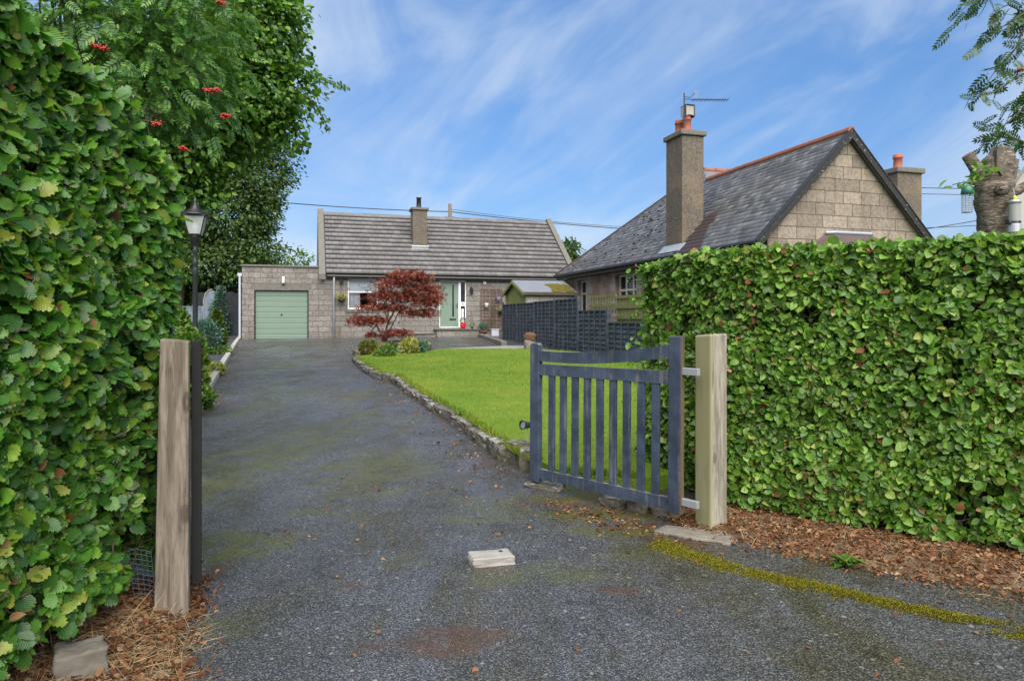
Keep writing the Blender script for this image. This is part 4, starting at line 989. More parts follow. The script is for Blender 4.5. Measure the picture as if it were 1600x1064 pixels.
# ------------------------------------------------------------------ fences and the shed
def fl(s, off=0.0, z=0.0):
    q = Vector((-.34, 28.0, 0)) - V * s + U * off
    return Vector((q.x, q.y, z))
fz0 = lambda s: gz(0, 28.0 - .958 * s) - .16
fe = thing('lap_fence', 'slate blue overlapping board fence along the right side of the lawn', 'fence', fl(0), 0)
FO = fl(0)
def panel(s0, s1, z1, step):
    m = MB(); f = MB(); z0 = min(fz0(s0), fz0(s1)) + .06; n = int((z1 - z0) / .125)
    for q in range(n):
        za = z0 + (z1 - z0) * q / n; zb = z0 + (z1 - z0) * (q + 1.12) / n; j = random.uniform(-.008, .008); j2 = random.uniform(-.008, .008)
        a0, b0_ = fl(s0, -.032, za + j) - FO, fl(s1, -.032, za + j2) - FO; a1, b1 = fl(s0, .012, min(zb, z1)) - FO, fl(s1, .012, min(zb, z1)) - FO
        lift = Vector((0, 0, .022)); m.add([a0, b0_, b1, a1, a0 + U * .03 + lift, b0_ + U * .03 + lift], [(0, 1, 2, 3), (4, 5, 1, 0)])
    k = max(2, round((s1 - s0) / step))
    for q in range(k + 1):
        s_ = s0 + (s1 - s0) * q / k; s_ = min(max(s_, s0 + .02), s1 - .02); f.beam(fl(s_, -.048, z0) - FO, fl(s_, -.048, z1) - FO, .035, .025, U)
    for zz_ in (z1 + .012, z0): f.beam(fl(s0, -.02, zz_) - FO, fl(s1, -.02, zz_) - FO, .06, .035)
    pn = m.build('fence_panel', MAT['fence'], fe); f.build('batten', MAT['fence'], pn)
def fpost(s, z1, w=.1):
    m = MB(); p = fl(s, -.02) - FO; m.beam(p + Vector((0, 0, fz0(s) - .2)), p + Vector((0, 0, z1)), w, w, U); m.build('post', MAT['fence'], fe, bevel=.008)
def s_at(px):
    k = (px - 800) / F; return (28 * k + .34) / (.2874 + .9578 * k)
random.seed(4)
ss = [s_at(q) for q in (787, 809, 836, 868, 905, 951, 1010, 1090, 1200)]
tops = [2.0, 2.0, 2.02, 2.03, 1.66, 1.33, 1.30, 1.28]
pts_ = [2.12, 2.03, 2.05, 2.07, 2.1, 1.72, 1.4, 1.38, 1.38]
for q in range(8): panel(ss[q] + .055, ss[q + 1] - .055, tops[q], .42)
for q in range(9): fpost(ss[q], pts_[q], .075 if q == 0 else .11)
tf = thing('mossy_trellis_fence', 'green mossy slatted fence below the white windows behind the blue fence', 'fence', fl(0), 0)
def slat_fence(s0, s1, z0, z1, close):
    m = MB(); n = int((s1 - s0) / (.10 if close else .17))
    for q in range(n):
        s_ = s0 + (s1 - s0) * (q + .5) / n; m.beam(fl(s_, .35, z0) - FO, fl(s_, .35, z1) - FO, .075 if close else .06, .018, U)
    for zz_ in ([z1 - .03, z1 - .3, z0 + .1] if not close else [z1 - .03, z1 - .3, z1 - .58, z1 - .85]): MB().beam(fl(s0, .31, zz_) - FO, fl(s1, .31, zz_) - FO, .03, .075).build('rail', MAT['trellis_green'], tf)
    o = m.build('slats', MAT['trellis_green'], tf)
slat_fence(ss[4] + .06, ss[5] - .2, 1.6, 2.12, False); slat_fence(ss[5] - .2, ss[8], .9, 2.06, True)

shd = thing('shed', 'small wooden shed with mossy green gable and grey felt roof behind the blue fence', 'shed', (.55, 26.5, .3), ANG)
SW, SD, e_, ap = 1.95, 2.75, 2.16, 2.66
m = MB(); m.box(0, SW, 0, .03, 0, e_); m.build('side_boards', MAT['shed_grey'], shd)
m = MB(); m.extrude([(-.002, .0, 0), (-.002, SD, 0), (-.002, SD, e_), (-.002, SD / 2, ap - .05), (-.002, 0, e_)], (-.03, 0, 0)); m.build('gable_boards', MAT['shed_green'], shd)
m = MB(); m.box(0, SW, SD - .03, SD, 0, e_); m.extrude([(SW + .002, .0, 0), (SW + .002, SD, 0), (SW + .002, SD, e_), (SW + .002, SD / 2, ap - .05), (SW + .002, 0, e_)], (.03, 0, 0)); m.build('back_boards', MAT['shed_grey'], shd)
m = MB(); m.extrude([(-.16, -.12, e_ - .03), (-.16, SD / 2, ap), (-.16, SD + .12, e_ - .03), (-.16, SD + .12, e_ + .03), (-.16, SD / 2, ap + .06), (-.16, -.12, e_ + .03)], (SW + .3, 0, 0)); so = m.build('roof', MAT['felt'], shd)
m = MB()
for (a, b) in (((-.175, -.14, e_ - .06), (-.175, SD / 2, ap - .03)), ((-.175, SD + .14, e_ - .06), (-.175, SD / 2 + .001, ap - .03))): m.beam(a, b, .03, .12)
m.build('bargeboard', MAT['shed_green'], shd)
m = MB(); m.beam((-.16, -.15, e_ - .035), (SW + .15, -.15, e_ - .035), .03, .11); m.build('eaves_board', MAT['old_timber'], shd)
m = MB()
for q in range(40): rock(m, (random.uniform(1.15, 1.95), random.uniform(-.05, .9), 0), (.22, .22, .07), 0, q, .7, .3, ROCK2)
m.v = [(x, y, z + e_ + .045 + (y + .12) * (ap - e_) / (SD / 2 + .12)) for x, y, z in m.v]; kind(m.build('roof_moss', MAT['felt_moss'], so), 'stuff')

# left boundary: low grey fence, taller dark boarding by the garage
def board_fence(name, p0, p1, h, bw, mat, lab, top_jit=.0, rz=0):
    t = thing(name, lab, 'fence', p0, 0); d = Vector(p1) - Vector(p0); L2 = d.length; d.normalize(); n = int(L2 / bw); m = MB()
    for q in range(n):
        a = d * (q * bw + .004); b = d * ((q + 1) * bw - .004); zt = h + random.uniform(-top_jit, top_jit); s_ = Vector((-d.y, d.x, 0)) * .018
        m.extrude([a - s_, b - s_, b + s_, a + s_], (0, 0, zt))
    m.build('boards', mat, t); s_ = Vector((-d.y, d.x, 0)) * .05
    for zz_ in (.3, h - .2): MB().beam(s_ + Vector((0, 0, zz_)), d * L2 + s_ + Vector((0, 0, zz_)), .04, .08).build('rail', mat, t)
    for q in range(int(L2 / 1.8) + 1): c = d * min(q * 1.8 + .05, L2 - .05) + s_ * 2.4; MB().beam(c, c + Vector((0, 0, h + .05)), .09, .09, d).build('post', mat, t)
    return t
q = at(322, 505, 25.5); a = at(120, 505, 23.5)
board_fence('grey_fence', (a.x, a.y, .46), (q.x, q.y, .5), 1.42, .105, MAT['fence_grey'], 'low grey blue board fence behind the conifers on the left')
a = at(308, 500, 31.6); q = at(385, 500, 30.7)
board_fence('dark_fence', (a.x, a.y, .58), (q.x, q.y, .58), 2.05, .13, MAT['fence_dark'], 'tall dark vertical board fence left of the garage', .05)
a = at(319, 500, 31.2); t = thing('garden_arch', 'pale weathered curved timber panel behind the blue spruce', 'panel', (a.x, a.y, .55), .1)
m = MB(); m.extrude([(0, 0, 0), (.45, 0, 0), (.45, 0, 2.15), (.36, 0, 2.2), (.2, 0, 2.17), (.07, 0, 2.0), (0, 0, 1.75)], (0, .04, 0)); m.build('boards', MAT['fence_grey'], t)
m = MB(); m.tube([(-.02, -.01, 0), (-.02, -.01, 1.75), (.06, -.01, 2.03), (.2, -.01, 2.2), (.36, -.01, 2.24)], .03, 6); m.build('edge_trim', MAT['post_green'], t)
m = MB()
for (px, zt) in ((339, 2.62), (352, 2.6)):
    c = at(px, 500, 31.9) - Vector((a.x, a.y, .4)); m.beam((c.x, c.y, .1), (c.x, c.y, zt - .02), .06, .06, U)
t = m.build('fence_stakes', MAT['old_timber']); t.location = (a.x, a.y, .4); tag(t, 'two thin timber stakes rising above the dark fence left of the garage', 'stakes')

# pole and cables
pl = thing('utility_pole', 'wooden utility pole top rising behind the cottage ridge', 'pole', (at(703, 320, 42).x, 42, .5))
MB().tube([(0, 0, 0), (0, 0, 8.0)], [.14, .11], 10).build('pole', MAT['pole'], pl, True); MB().box(-.3, .3, -.15, -.12, 7.1, 7.2).build('crossarm', MAT['pole'], pl)
def cable(pts, lab, sag=.0, r=.016):
    a, b = Vector(pts[0]), Vector(pts[1]); n = 14
    m = MB(); m.tube([a + (b - a) * (q / n) - Vector((0, 0, sag * 4 * (q / n) * (1 - q / n))) for q in range(n + 1)], r, 5)
    tag(m.build('overhead_cable', MAT['cable']), lab, 'cable', 'overhead cables')
cable((at(380, 311, 40), at(703, 331, 42)), 'overhead cable from the dark tree to the pole behind the cottage', .12, .03)
cable((at(704, 331, 42), at(1010, 360, 44)), 'lower overhead cable from the pole towards the slate roof', .1, .03)
cable((at(704, 327, 42), at(1000, 356, 44)), 'upper thin overhead cable from the pole towards the slate roof', .15, .016)
cable((at(1300, 290, 40), at(1640, 296, 40)), 'upper of two level cables between the right chimney and the pruned trunk', .05, .025)
cable((at(1300, 299, 40), at(1640, 306, 40)), 'lower of two level cables between the right chimney and the pruned trunk', .05, .02)
cable((at(1380, 367, 36), at(1640, 322, 30)), 'slanting cable just above the hedge left of the pruned trunk', .1, .018)
cable((at(1380, 358, 36), at(1640, 344, 36)), 'nearly level cable just above the hedge left of the pruned trunk', .08, .02)

# ------------------------------------------------------------------ gate posts and gates
gp_ = thing('gatepost', 'square greenish wooden gatepost beside the open blue gate and the right hedge', 'gatepost', (1.375, 4.72, 0), R(-61))
m = MB(); w = .078; m.add([(-w, -w, -.2), (w, -w, -.2), (w, w, -.2), (-w, w, -.2), (-w, -w, 1.335), (w, -w, 1.345), (w, w, 1.35), (-w, w, 1.34)], [(0, 3, 2, 1), (4, 5, 6, 7), (0, 1, 5, 4), (1, 2, 6, 5), (2, 3, 7, 6), (3, 0, 4, 7)])
m.build('post', MAT['post_green'], gp_, bevel=.014)
gl_ = thing('gatepost', 'grey brown knotty wooden gatepost standing against the left hedge', 'gatepost', (-1.665, 3.36, 0), R(22))
m = MB(); m.add([(-.085, -.07, -.2), (.07, -.07, -.2), (.07, .08, -.2), (-.085, .08, -.2), (-.056, -.06, 1.352), (.07, -.06, 1.34), (.07, .08, 1.34), (-.056, .08, 1.355)], [(0, 3, 2, 1), (4, 5, 6, 7), (0, 1, 5, 4), (1, 2, 6, 5), (2, 3, 7, 6), (3, 0, 4, 7)])
m.build('post', MAT['post_grey'], gl_, bevel=.008)

# gate in its own frame: x from the hinge side to the latch side, y through the thickness (front at -y), z up
GW = 1.5
gate = thing('gate', 'open slate blue wooden gate with nine upright bars, seen from the front', 'gate', (1.165, 4.69, .105), 0, 'pair of driveway gates')
T = .024
def gpart(name, mb, mat='gate', par=None, bev=.005): return mb.build(name, MAT[mat], par or gate, bevel=bev)
m = MB(); m.extrude([(.0, -T, .0), (.098, -T, .0), (.098, -T, 1.215), (.085, -T, 1.222), (.0, -T, 1.225)], (0, 2 * T, 0)); hs = gpart('hinge_stile', m)
m = MB(); m.box(-.004, -.001, -T + .004, T - .004, .004, 1.215); gpart('worn_edge', m, 'gate_bare', hs, 0)
for z_ in (.105, 1.02):
    m = MB(); m.lathe([(.014, -.001), (.013, .006), (.007, .009), (0, .0095)], (.05, -T, z_), 12, 0, (Vector((1, 0, 0)), Vector((0, 0, 1)), Vector((0, -1, 0)))); gpart('bolt', m, 'black_iron', hs, 0)
m = MB(); m.extrude([(GW - .105, -T, -.035), (GW, -T, -.035), (GW, -T, 1.115), (GW - .02, -T, 1.13), (GW - .085, -T, 1.13), (GW - .105, -T, 1.118)], (0, 2 * T, 0)); gpart('latch_stile', m)
def rail(name, zs, h, n=14, th=.018):
    m = MB(); xa, xb = .099, GW - .106
    for q in range(n):
        t0, t1 = q / n, (q + 1) / n; f = lambda t: zs[0] + (zs[2] - zs[0]) * t + (zs[1] - (zs[0] + zs[2]) / 2) * 4 * t * (1 - t)
        x0_, x1_ = xa + (xb - xa) * t0, xa + (xb - xa) * t1
        b = len(m.v); m.v += [(x0_, -th, f(t0) - h), (x0_, th, f(t0) - h), (x0_, th, f(t0)), (x0_, -th, f(t0)), (x1_, -th, f(t1) - h), (x1_, th, f(t1) - h), (x1_, th, f(t1)), (x1_, -th, f(t1))]
        m.f += [(b + 0, b + 4, b + 7, b + 3), (b + 1, b + 2, b + 6, b + 5), (b + 3, b + 7, b + 6, b + 2), (b + 0, b + 1, b + 5, b + 4)]
        if q == 0: m.f.append((b, b + 3, b + 2, b + 1))
        if q == n - 1: m.f.append((b + 4, b + 5, b + 6, b + 7))
    return gpart(name, m, bev=0)
rail('top_rail', (1.165, 1.085, 1.07), .088); rail('mid_rail', (.98, .968, .956), .09); rail('bottom_rail', (.10, .09, .08), .085)
for q in range(9):
    x = .099 + (GW - .205) * (q + .92) / 9.95; m = MB(); m.box(x - .0325, x + .0325, -.011, .011, .075, .91 - .012 * q / 9); gpart('picket', m, bev=.003)
ang = math.atan2(5.80 - 4.69, .175 - 1.165)
gate.rotation_euler = (0, R(-.35), ang)
# in the gate frame -y must face the camera side: mirror when needed by turning the frame about its own x
def hinge(par, z_, reach):
    m = MB(); m.box(-reach, -.0045, -.02, .012, z_ - .025, z_ + .025); return m.build('hinge', MAT['galv'], par, bevel=.004)
for z_ in (.09, .985): hinge(gate, z_, .13)
# the other leaf of the pair, swung open along the hedge so that it shows edge on
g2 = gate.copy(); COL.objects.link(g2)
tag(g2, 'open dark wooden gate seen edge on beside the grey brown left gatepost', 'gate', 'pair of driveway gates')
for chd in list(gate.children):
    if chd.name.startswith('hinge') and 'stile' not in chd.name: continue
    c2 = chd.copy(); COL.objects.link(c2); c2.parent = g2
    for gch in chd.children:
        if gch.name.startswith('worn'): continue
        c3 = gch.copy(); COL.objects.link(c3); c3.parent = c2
    c2.data = c2.data.copy(); c2.data.materials[0] = MAT['gate_shade']
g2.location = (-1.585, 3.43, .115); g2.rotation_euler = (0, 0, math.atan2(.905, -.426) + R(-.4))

# stones below the open gate
random.seed(21)
def stone(name, px, py, size, rz, seed, mat, lab, cat='stone', dz=.0, rnd=.25, amp=.2, group=None):
    c = P(px, py); m = MB(); rock(m, (c.x, c.y, c.z + size[2] / 2 - .02 + dz), size, rz, seed, rnd, amp, ROCK9)
    return tag(m.build(name, MAT[mat], None, True), lab, cat, group)
stone('flat_stone', 850, 762, (.32, .15, .06), -.55, 71, 'edging', 'flat pale stone slab on the drive under the latch end of the gate')
stone('block_stone', 1003, 796, (.16, .2, .11), -.8, 72, 'rock', 'square buff stone block under the hinge half of the open gate')
stone('block_stone', 1042, 803, (.17, .2, .11), -.8, 73, 'rock', 'mossy stone block beside the foot of the hinge post of the gate')
stone('block_stone', 962, 789, (.2, .2, .08), -.8, 74, 'edging', 'low dark stone block under the middle of the gate')
stone('footing_stone', 1085, 836, (.5, .22, .06), -.5, 75, 'rock', 'flat mossy concrete footing at the base of the greenish gatepost', 'footing', -.02)
stone('field_stone', 126, 1072, (.17, .15, .17), .6, 76, 'rock', 'angular grey stone at the foot of the left hedge beside dry grass', dz=.01, rnd=.14, amp=.26)
stone('field_stone', 205, 930, (.1, .1, .12), .2, 77, 'rock', 'small brown stone half buried in dead leaves by the wire mesh')
c = P(767, 882); m = MB(); rock(m, (c.x, c.y + .05, .004), (.25, .15, .09), .28, 78, .1, .16, ROCK9)
bs = m.build('gate_stop', MAT['concrete'], None, True); tag(bs, 'pale concrete gate stop with two holes set in the middle of the drive', 'gate stop')
for (dx, dy) in ((-.05, .015), (.055, .05)):
    MB().lathe([(.013, 0), (.013, .004)], (c.x + dx, c.y + .04 + dy, .048), 10).build('hole_shade', MAT['black_paint'], bs)  # black discs laid on top stand for the shade in the holes

# lawn spotlight on its spike
c = P(824, 700, TURF); sp_ = thing('garden_spotlight', 'small metal garden spotlight on a spike beside the open gate', 'spotlight', c)
MB().tube([(0, 0, 0), (0, 0, .2)], .007, 6).build('spike', MAT['steel'], sp_)
m = MB(); ax = Vector((-.75, -.62, .1)).normalized(); sdv = ax.cross(Vector((0, 0, 1))).normalized(); upv2 = sdv.cross(ax)
hd = m.lathe([(.016, -.055), (.03, -.045), (.034, 0), (.043, .035), (.047, .05), (.044, .05), (.038, .03)], (-.015, -.012, .23), 16, 0, (sdv, upv2, ax)).build('lamp_head', MAT['black_iron'], sp_, True)
MB().lathe([(.038, .031), (.036, .034)], (-.015, -.012, .23), 16, 0, (sdv, upv2, ax)).build('lens', MAT['steel'], hd)
MB().tube([(0, 0, .2), (.0, .0, .235), (.03, .015, .245), (.075, .02, .24)], .012, 6).build('bracket', MAT['black_iron'], sp_, True)

# lantern post in the planting strip
c = P(305, 640); LD = 10.5; LPx = at(305, 500, LD)
lp = thing('lamp_post', 'black cast iron lamp post with glass lantern beside the left hedge', 'lamp post', (LPx.x, LPx.y, gz(0, LD)))
z0 = CAMZ - gz(0, LD); hz_ = lambda py: z0 + (HOR - py) / F * LD
m = MB(); m.lathe([(.12, 0), (.12, .1), (.085, .14), (.07, .5), (.055, .55), (.04, .6), (.037, hz_(430)), (.05, hz_(425)), (.037, hz_(420)), (.033, hz_(415)), (.05, hz_(411)), (.033, hz_(407)), (.03, hz_(396)), (.045, hz_(392)), (.03, hz_(388)), (.028, hz_(382)), (.06, hz_(379)), (.075, hz_(371)), (.085, hz_(368))], (0, 0, 0), 16)
m.build('pole', MAT['black_iron'], lp, True)
zb, zt = hz_(367), hz_(338); rb, rt = .12, .215
lan = MB(); rings = []
for (r_, z_) in ((rb, zb), (rt, zt)):
    ring = [(r_ * math.cos(R(45 + 90 * k)), r_ * math.sin(R(45 + 90 * k)), z_) for k in range(4)]
    for k in range(4): lan.beam(ring[k], ring[(k + 1) % 4], .018, .018)
    rings.append(ring)
for k in range(4): lan.beam(rings[0][k], rings[1][k], .016, .016, (1, 0.3, 0))
lo_ = lan.build('lantern', MAT['black_iron'], lp); lo_.rotation_euler = (0, 0, .3)
m = MB()
for k in range(4): m.add([rings[0][k], rings[0][(k + 1) % 4], rings[1][(k + 1) % 4], rings[1][k]], [(0, 1, 2, 3)])
m.build('glass', MAT['lamp_glass'], lo_)
MB().lathe([(.02, zb), (.025, zb + .04), (.045, zb + .09), (.05, zb + .13), (.03, zb + .18), (0, zb + .19)], (0, 0, 0), 12).build('bulb', MAT['bulb'], lo_, True)
MB().lathe([(.205, zt + .01), (.18, zt + .04), (.07, zt + .12), (.065, zt + .15), (.035, zt + .17), (.024, zt + .2), (.035, zt + .23), (.014, zt + .27), (0, zt + .31)], (0, 0, 0), 16).build('cap', MAT['black_iron'], lo_, True)

# weathered ornament at the foot of the fence
c = P(828, 547); orn = thing('garden_ornament', 'weathered mushroom shaped stone ornament at the foot of the blue fence', 'ornament', c)
m = MB(); rock(m, (0, 0, .14), (.32, .3, .4), .2, 81, .6, .4); m.build('base', MAT['rock'], orn, True)
m = MB(); rock(m, (0, 0, .42), (.34, .32, .26), .2, 82, .6, .45); m.build('cap', MAT['rust'], orn, True)

# ------------------------------------------------------------------ hedges
def hedge_cloud(name, faces, size, mat, parent, dens, tmpl=LEAF, zmin=.12, gap=.38, frac_dead=None, bias=(0, 0, 0), clamp=None, lump=.12, depth=.07, sc=2.2, extra=None):
    Ps, Ts, Ns = [], [], []
    for (o, a, b, nn, k) in faces:
        o, a, b, nn = (np.array(q, float) for q in (o, a, b, nn)); area = np.linalg.norm(np.cross(a, b)); n = int(area * dens * k)
        u, v = RNG.uniform(-.03, 1.03, n), RNG.uniform(-.02, 1.02, n)
        p = o + u[:, None] * a + v[:, None] * b
        f = fbm(p, sc, 5, 3)
        d = RNG.exponential(depth, n) - .02
        p = p + nn * ((f - .5) * lump * 2 - d)[:, None]
        g_ = fbm(p, 5.5, 21, 2)
        keep = (RNG.uniform(0, 1, n) < np.clip((g_ - gap + .12) / .12, .06, 1)) & (p[:, 2] > zmin + .10 * (vnoise(p, 3.0, 8) - .3))
        p = p[keep]; n = len(p); dirs = rand_dirs(n)
        Ps.append(p); Ns.append(nn * .7 + dirs * .95 + np.array([0, 0, .35]) + np.array(bias))
        Ts.append(rand_dirs(n) * .9 + np.array([0, 0, -.35]) + nn * .25)
    Pp, T, N = np.concatenate(Ps), np.concatenate(Ts), np.concatenate(Ns)
    if clamp is not None:
        k = clamp(Pp); Pp, T, N = Pp[k], T[k], N[k]
    S = size * np.clip(np.exp(RNG.normal(0, .3, len(Pp))), .5, 1.5)
    return leaf_mesh(name, Pp, T, N, S, tmpl, mat, parent, .55, .3)
def twigs(name, faces, n, parent, r=.0025, inset=.06):
    m = MB()
    for (o, a, b, nn, k) in faces:
        o, a, b, nn = (Vector(q) for q in (o, a, b, nn))
        for q in range(int(n * k)):
            p = o + a * random.random() + b * random.random() - nn * (inset + random.random() * .05)
            d = (nn * random.uniform(.2, 1) + Vector((random.uniform(-1, 1), random.uniform(-1, 1), random.uniform(-.3, 1)))).normalized() * random.uniform(.12, .3)
            m.tube([p - d * .5, p, p + d * .5 + Vector((0, 0, .02))], [r * 1.5, r, r * .6], 4, False)
    return m.build(name, MAT['bark'], parent)
# right hedge
A = Vector((1.62, 5.07, 0)); hd_ = Vector((.8, -.6, 0)); E = Vector((-.36, 1.30, 0)); nf = Vector((-.6, -.8, 0)); ne = Vector((-.96, -.27, 0)).normalized()
HL = 3.4; z0, z1 = .03, 1.92; up1 = Vector((0, 0, z1 - z0)); B0 = Vector((0, 0, z0))
hf = [(A + B0, hd_ * HL, up1, nf, 1), (A + B0, E, up1, ne, 1), (A + Vector((0, 0, z1)), hd_ * HL, E, Vector((0, 0, 1)), .55), (A + E + B0, hd_ * HL, up1, -nf, .12)]
rh = thing('hedge', 'long clipped hedge of small green leaves behind the greenish right gatepost', 'hedge', (0, 0, 0))
hedge_cloud('foliage', hf, .044, MAT['leaf_hedge'], rh, 8400, zmin=.06, gap=.39, depth=.07, bias=(-.1, -.35, .1))
hedge_cloud('inner_foliage', [(Vector(o_) - Vector(n_) * .10, a_, b_, n_, k_) for (o_, a_, b_, n_, k_) in hf[:2]], .05, MAT['leaf_hedge'], rh, 1500, zmin=.1, gap=.2, depth=.04)
hedge_cloud('dead_leaves', hf[:3], .042, MAT['leaf_dead'], rh, 260, zmin=.06, gap=.50, depth=.04)
bx = A + hd_ * 2.0 + Vector((0, 0, .55))
brf = [(A + hd_ * 1.35 + Vector((0, 0, .35)), hd_ * .5, Vector((.05, 0, .5)), nf, 1)]
brf = [(A + hd_ * 1.6 + Vector((0, 0, .3)), hd_ * .55, Vector((.05, 0, .45)), nf, 1)]
hedge_cloud('dead_leaves', brf, .042, MAT['leaf_dead'], rh, 1500, zmin=.1, gap=.4, depth=.07)
m = MB(); i0, i1 = A + hd_ * .2 + E * .2, A + hd_ * (HL - .1) + E * .2
m.extrude([i0 + Vector((0, 0, .03)), i1 + Vector((0, 0, .03)), i1 + E * .7 + Vector((0, 0, .03)), i0 + E * .7 + Vector((0, 0, .03))], (0, 0, z1 - .19)); m.build('dark_inner_core', MAT['core'], rh)
random.seed(31); twigs('twigs', hf[:2], 700, rh, .002, .01)
m = MB()
for q in range(16):
    p = A + hd_ * (.15 + q * .21) + E * random.uniform(.15, .5); m.tube([p, p + Vector((random.uniform(-.05, .05), random.uniform(-.05, .05), .3))], [.025, .015], 6)
m.build('stems', MAT['bark'], rh)
# left hedge
lh = thing('hedge', 'tall hedge of large veined leaves filling the left edge beside the grey gatepost', 'hedge', (0, 0, 0))
LA = Vector((-1.825, 3.62, 0)); ld_ = Vector((.02, -1, 0)); LL = 2.3; lz0, lz1 = .16, 2.54; lup = Vector((0, 0, lz1 - lz0)); LB0 = Vector((0, 0, lz0))
LE = Vector((-1.3, .1, 0))
lf = [(LA + LB0, ld_ * LL, lup, Vector((1, 0, 0)), 1), (LA + LB0, LE, lup, Vector((.1, 1, 0)), .7), (LA + Vector((0, 0, lz1)), ld_ * LL, LE, Vector((0, 0, 1)), .4)]
def lclamp(p): return ~((p[:, 0] > -1.70) & (p[:, 1] > 3.15) & (p[:, 2] < 1.33)) & ~((p[:, 0] > -1.78) & (p[:, 1] > 3.27) & (p[:, 2] < 1.33)) & (p[:, 0] < -1.60) & ~((p[:, 2] < .45) & (p[:, 1] > 3.2) & (p[:, 1] < 3.5)) & ~((p[:, 1] > 3.25) & (p[:, 2] < .8) & (p[:, 0] > -1.86)) & (p[:, 2] < 2.62 - .16 * np.clip((p[:, 1] - 2.2) / 1.0, 0, 1) - .30 * np.clip((p[:, 1] - 3.2) / .5, 0, 1))
hedge_cloud('foliage', lf, .051, MAT['leaf_big'], lh, 8200, TOOTHED, zmin=.2, gap=.42, depth=.06, bias=(-.25, -.75, .15), clamp=lclamp, lump=.09)
hedge_cloud('inner_foliage', [(Vector(o_) - Vector(n_) * .10, a_, b_, n_, k_) for (o_, a_, b_, n_, k_) in lf[:1]], .055, MAT['leaf_big'], lh, 1300, TOOTHED, zmin=.25, gap=.2, depth=.04, clamp=lclamp)
hedge_cloud('dead_leaves', lf[:1], .042, MAT['leaf_dead'], lh, 190, zmin=.2, gap=.48, bias=(-.2, -.7, 0), clamp=lclamp, lump=.09)
m = MB(); m.extrude([LA + Vector((-.16, -.2, .3)), LA + ld_ * LL + Vector((-.16, 0, .3)), LA + ld_ * LL + Vector((-1.1, 0, .3)), LA + Vector((-1.1, -.2, .3))], (0, 0, lz1 - .55)); m.build('dark_inner_core', MAT['core'], lh)
twigs('twigs', lf[:1], 500, lh, .0025, .01)

# ------------------------------------------------------------------ leaf litter, dry grass, moss
def mound(name, la, lb, h, mat, n=60, k=14, seed=0):
    la, lb = resample(la, .01), resample(lb, .01); Vn = []
    for i in range(n + 1):
        a = la[min(int(i / n * (len(la) - 1)), len(la) - 1)]; b = lb[min(int(i / n * (len(lb) - 1)), len(lb) - 1)]
        for j in range(k + 1):
            t = j / k; p = a + (b - a) * t; e_ = min(1, (1 - t) * 3, i / n * 8, (1 - i / n) * 8)
            z = gz(p.x, p.y) - .02 + e_ * (.03 + h * (.4 + .6 * math.sin(min(1, (1 - t) * 1.4) * 1.57)))
            Vn.append((p.x, p.y, z))
    Vn = np.array(Vn); Vn[:, 2] += (fbm(Vn, 6, seed, 3) - .5) * .05
    i = np.arange(n)[:, None] * (k + 1) + np.arange(k)[None, :]
    q = np.stack([i, i + 1, i + k + 2, i + k + 1], -1).reshape(-1, 4)
    me = bpy.data.meshes.new(name); me.from_pydata(Vn.tolist(), [], q.tolist()); me.update(); me.polygons.foreach_set('use_smooth', [True] * len(me.polygons))
    o = kind(link_mesh(name, me, mat, None), 'structure')
    return o, Vn
def litter_on(name, Vn, n, size, mat, lab, lift=.012, tmpl=LEAF, spread=.04, sel=None, flat=.6):
    pts = Vn if sel is None else Vn[sel(Vn)]
    p = pts[RNG.integers(0, len(pts), n)] + RNG.normal(0, spread, (n, 3)) * np.array([1, 1, .12]); p[:, 2] += lift
    t = rand_dirs(n) * np.array([1, 1, .35]); nn = rand_dirs(n) * flat + np.array([0, 0, .8])
    o = leaf_mesh(name, p, t, nn, size * np.exp(RNG.normal(0, .25, n)), tmpl, mat, None, .8, .3)
    kind(o, 'stuff'); o['label'] = lab
    return o
STRAW = (np.array([(-.009, 0, 0), (.009, 0, 0), (.008, .5, .05), (-.008, .5, .05), (0, 1, 0)], float), [(0, 1, 2, 3), (3, 2, 4)])
back = [A + nf * .03 + Vector((-.35, .1, 0)), A + nf * -.35, A + hd_ * 3.3 - nf * .35]
front = [P(*q) for q in ((1040, 815), (1110, 850), (1240, 876), (1350, 897), (1440, 918), (1600, 938))] + [Vector((3.6, 2.6, 0))]
o, Vr = mound('hedge_verge', back, front, .045, MAT['soil'], 70, 16, 3)
litter_on('dead_leaf_litter', Vr, 9000, .03, MAT['leaf_dead'], 'curled brown dead leaves heaped under the right hedge', .01, SLIM, .05, None, 1.2)
litter_on('leaf_litter', Vr, 11000, .018, MAT['leaf_dead'], 'brown fallen leaves under the right hedge', .008)
litter_on('dry_grass', Vr, 6000, .07, MAT['straw'], 'dry straw and dead grass under the right hedge', .012, STRAW)
back = [Vector((-2.3, 3.75, 0)), Vector((-2.2, 3.0, 0)), Vector((-2.1, 2.1, 0))]
front = [P(*q) for q in ((312, 905), (322, 955), (310, 1010), (318, 1060))] + [Vector((-1.2, 2.3, 0)), Vector((-1.2, 2.1, 0))]
o, Vl = mound('left_verge', back, front, .05, MAT['soil'], 60, 20, 7)
litter_on('leaf_litter', Vl, 9000, .024, MAT['leaf_dead'], 'brown fallen leaves at the foot of the left hedge', .01)
sel = lambda v: (v[:, 0] > -1.95) & (v[:, 1] < 3.3)
litter_on('dry_grass', Vl, 3600, .095, MAT['straw'], 'tangled dry grass below the left gatepost', .02, STRAW, .04, sel, .9)
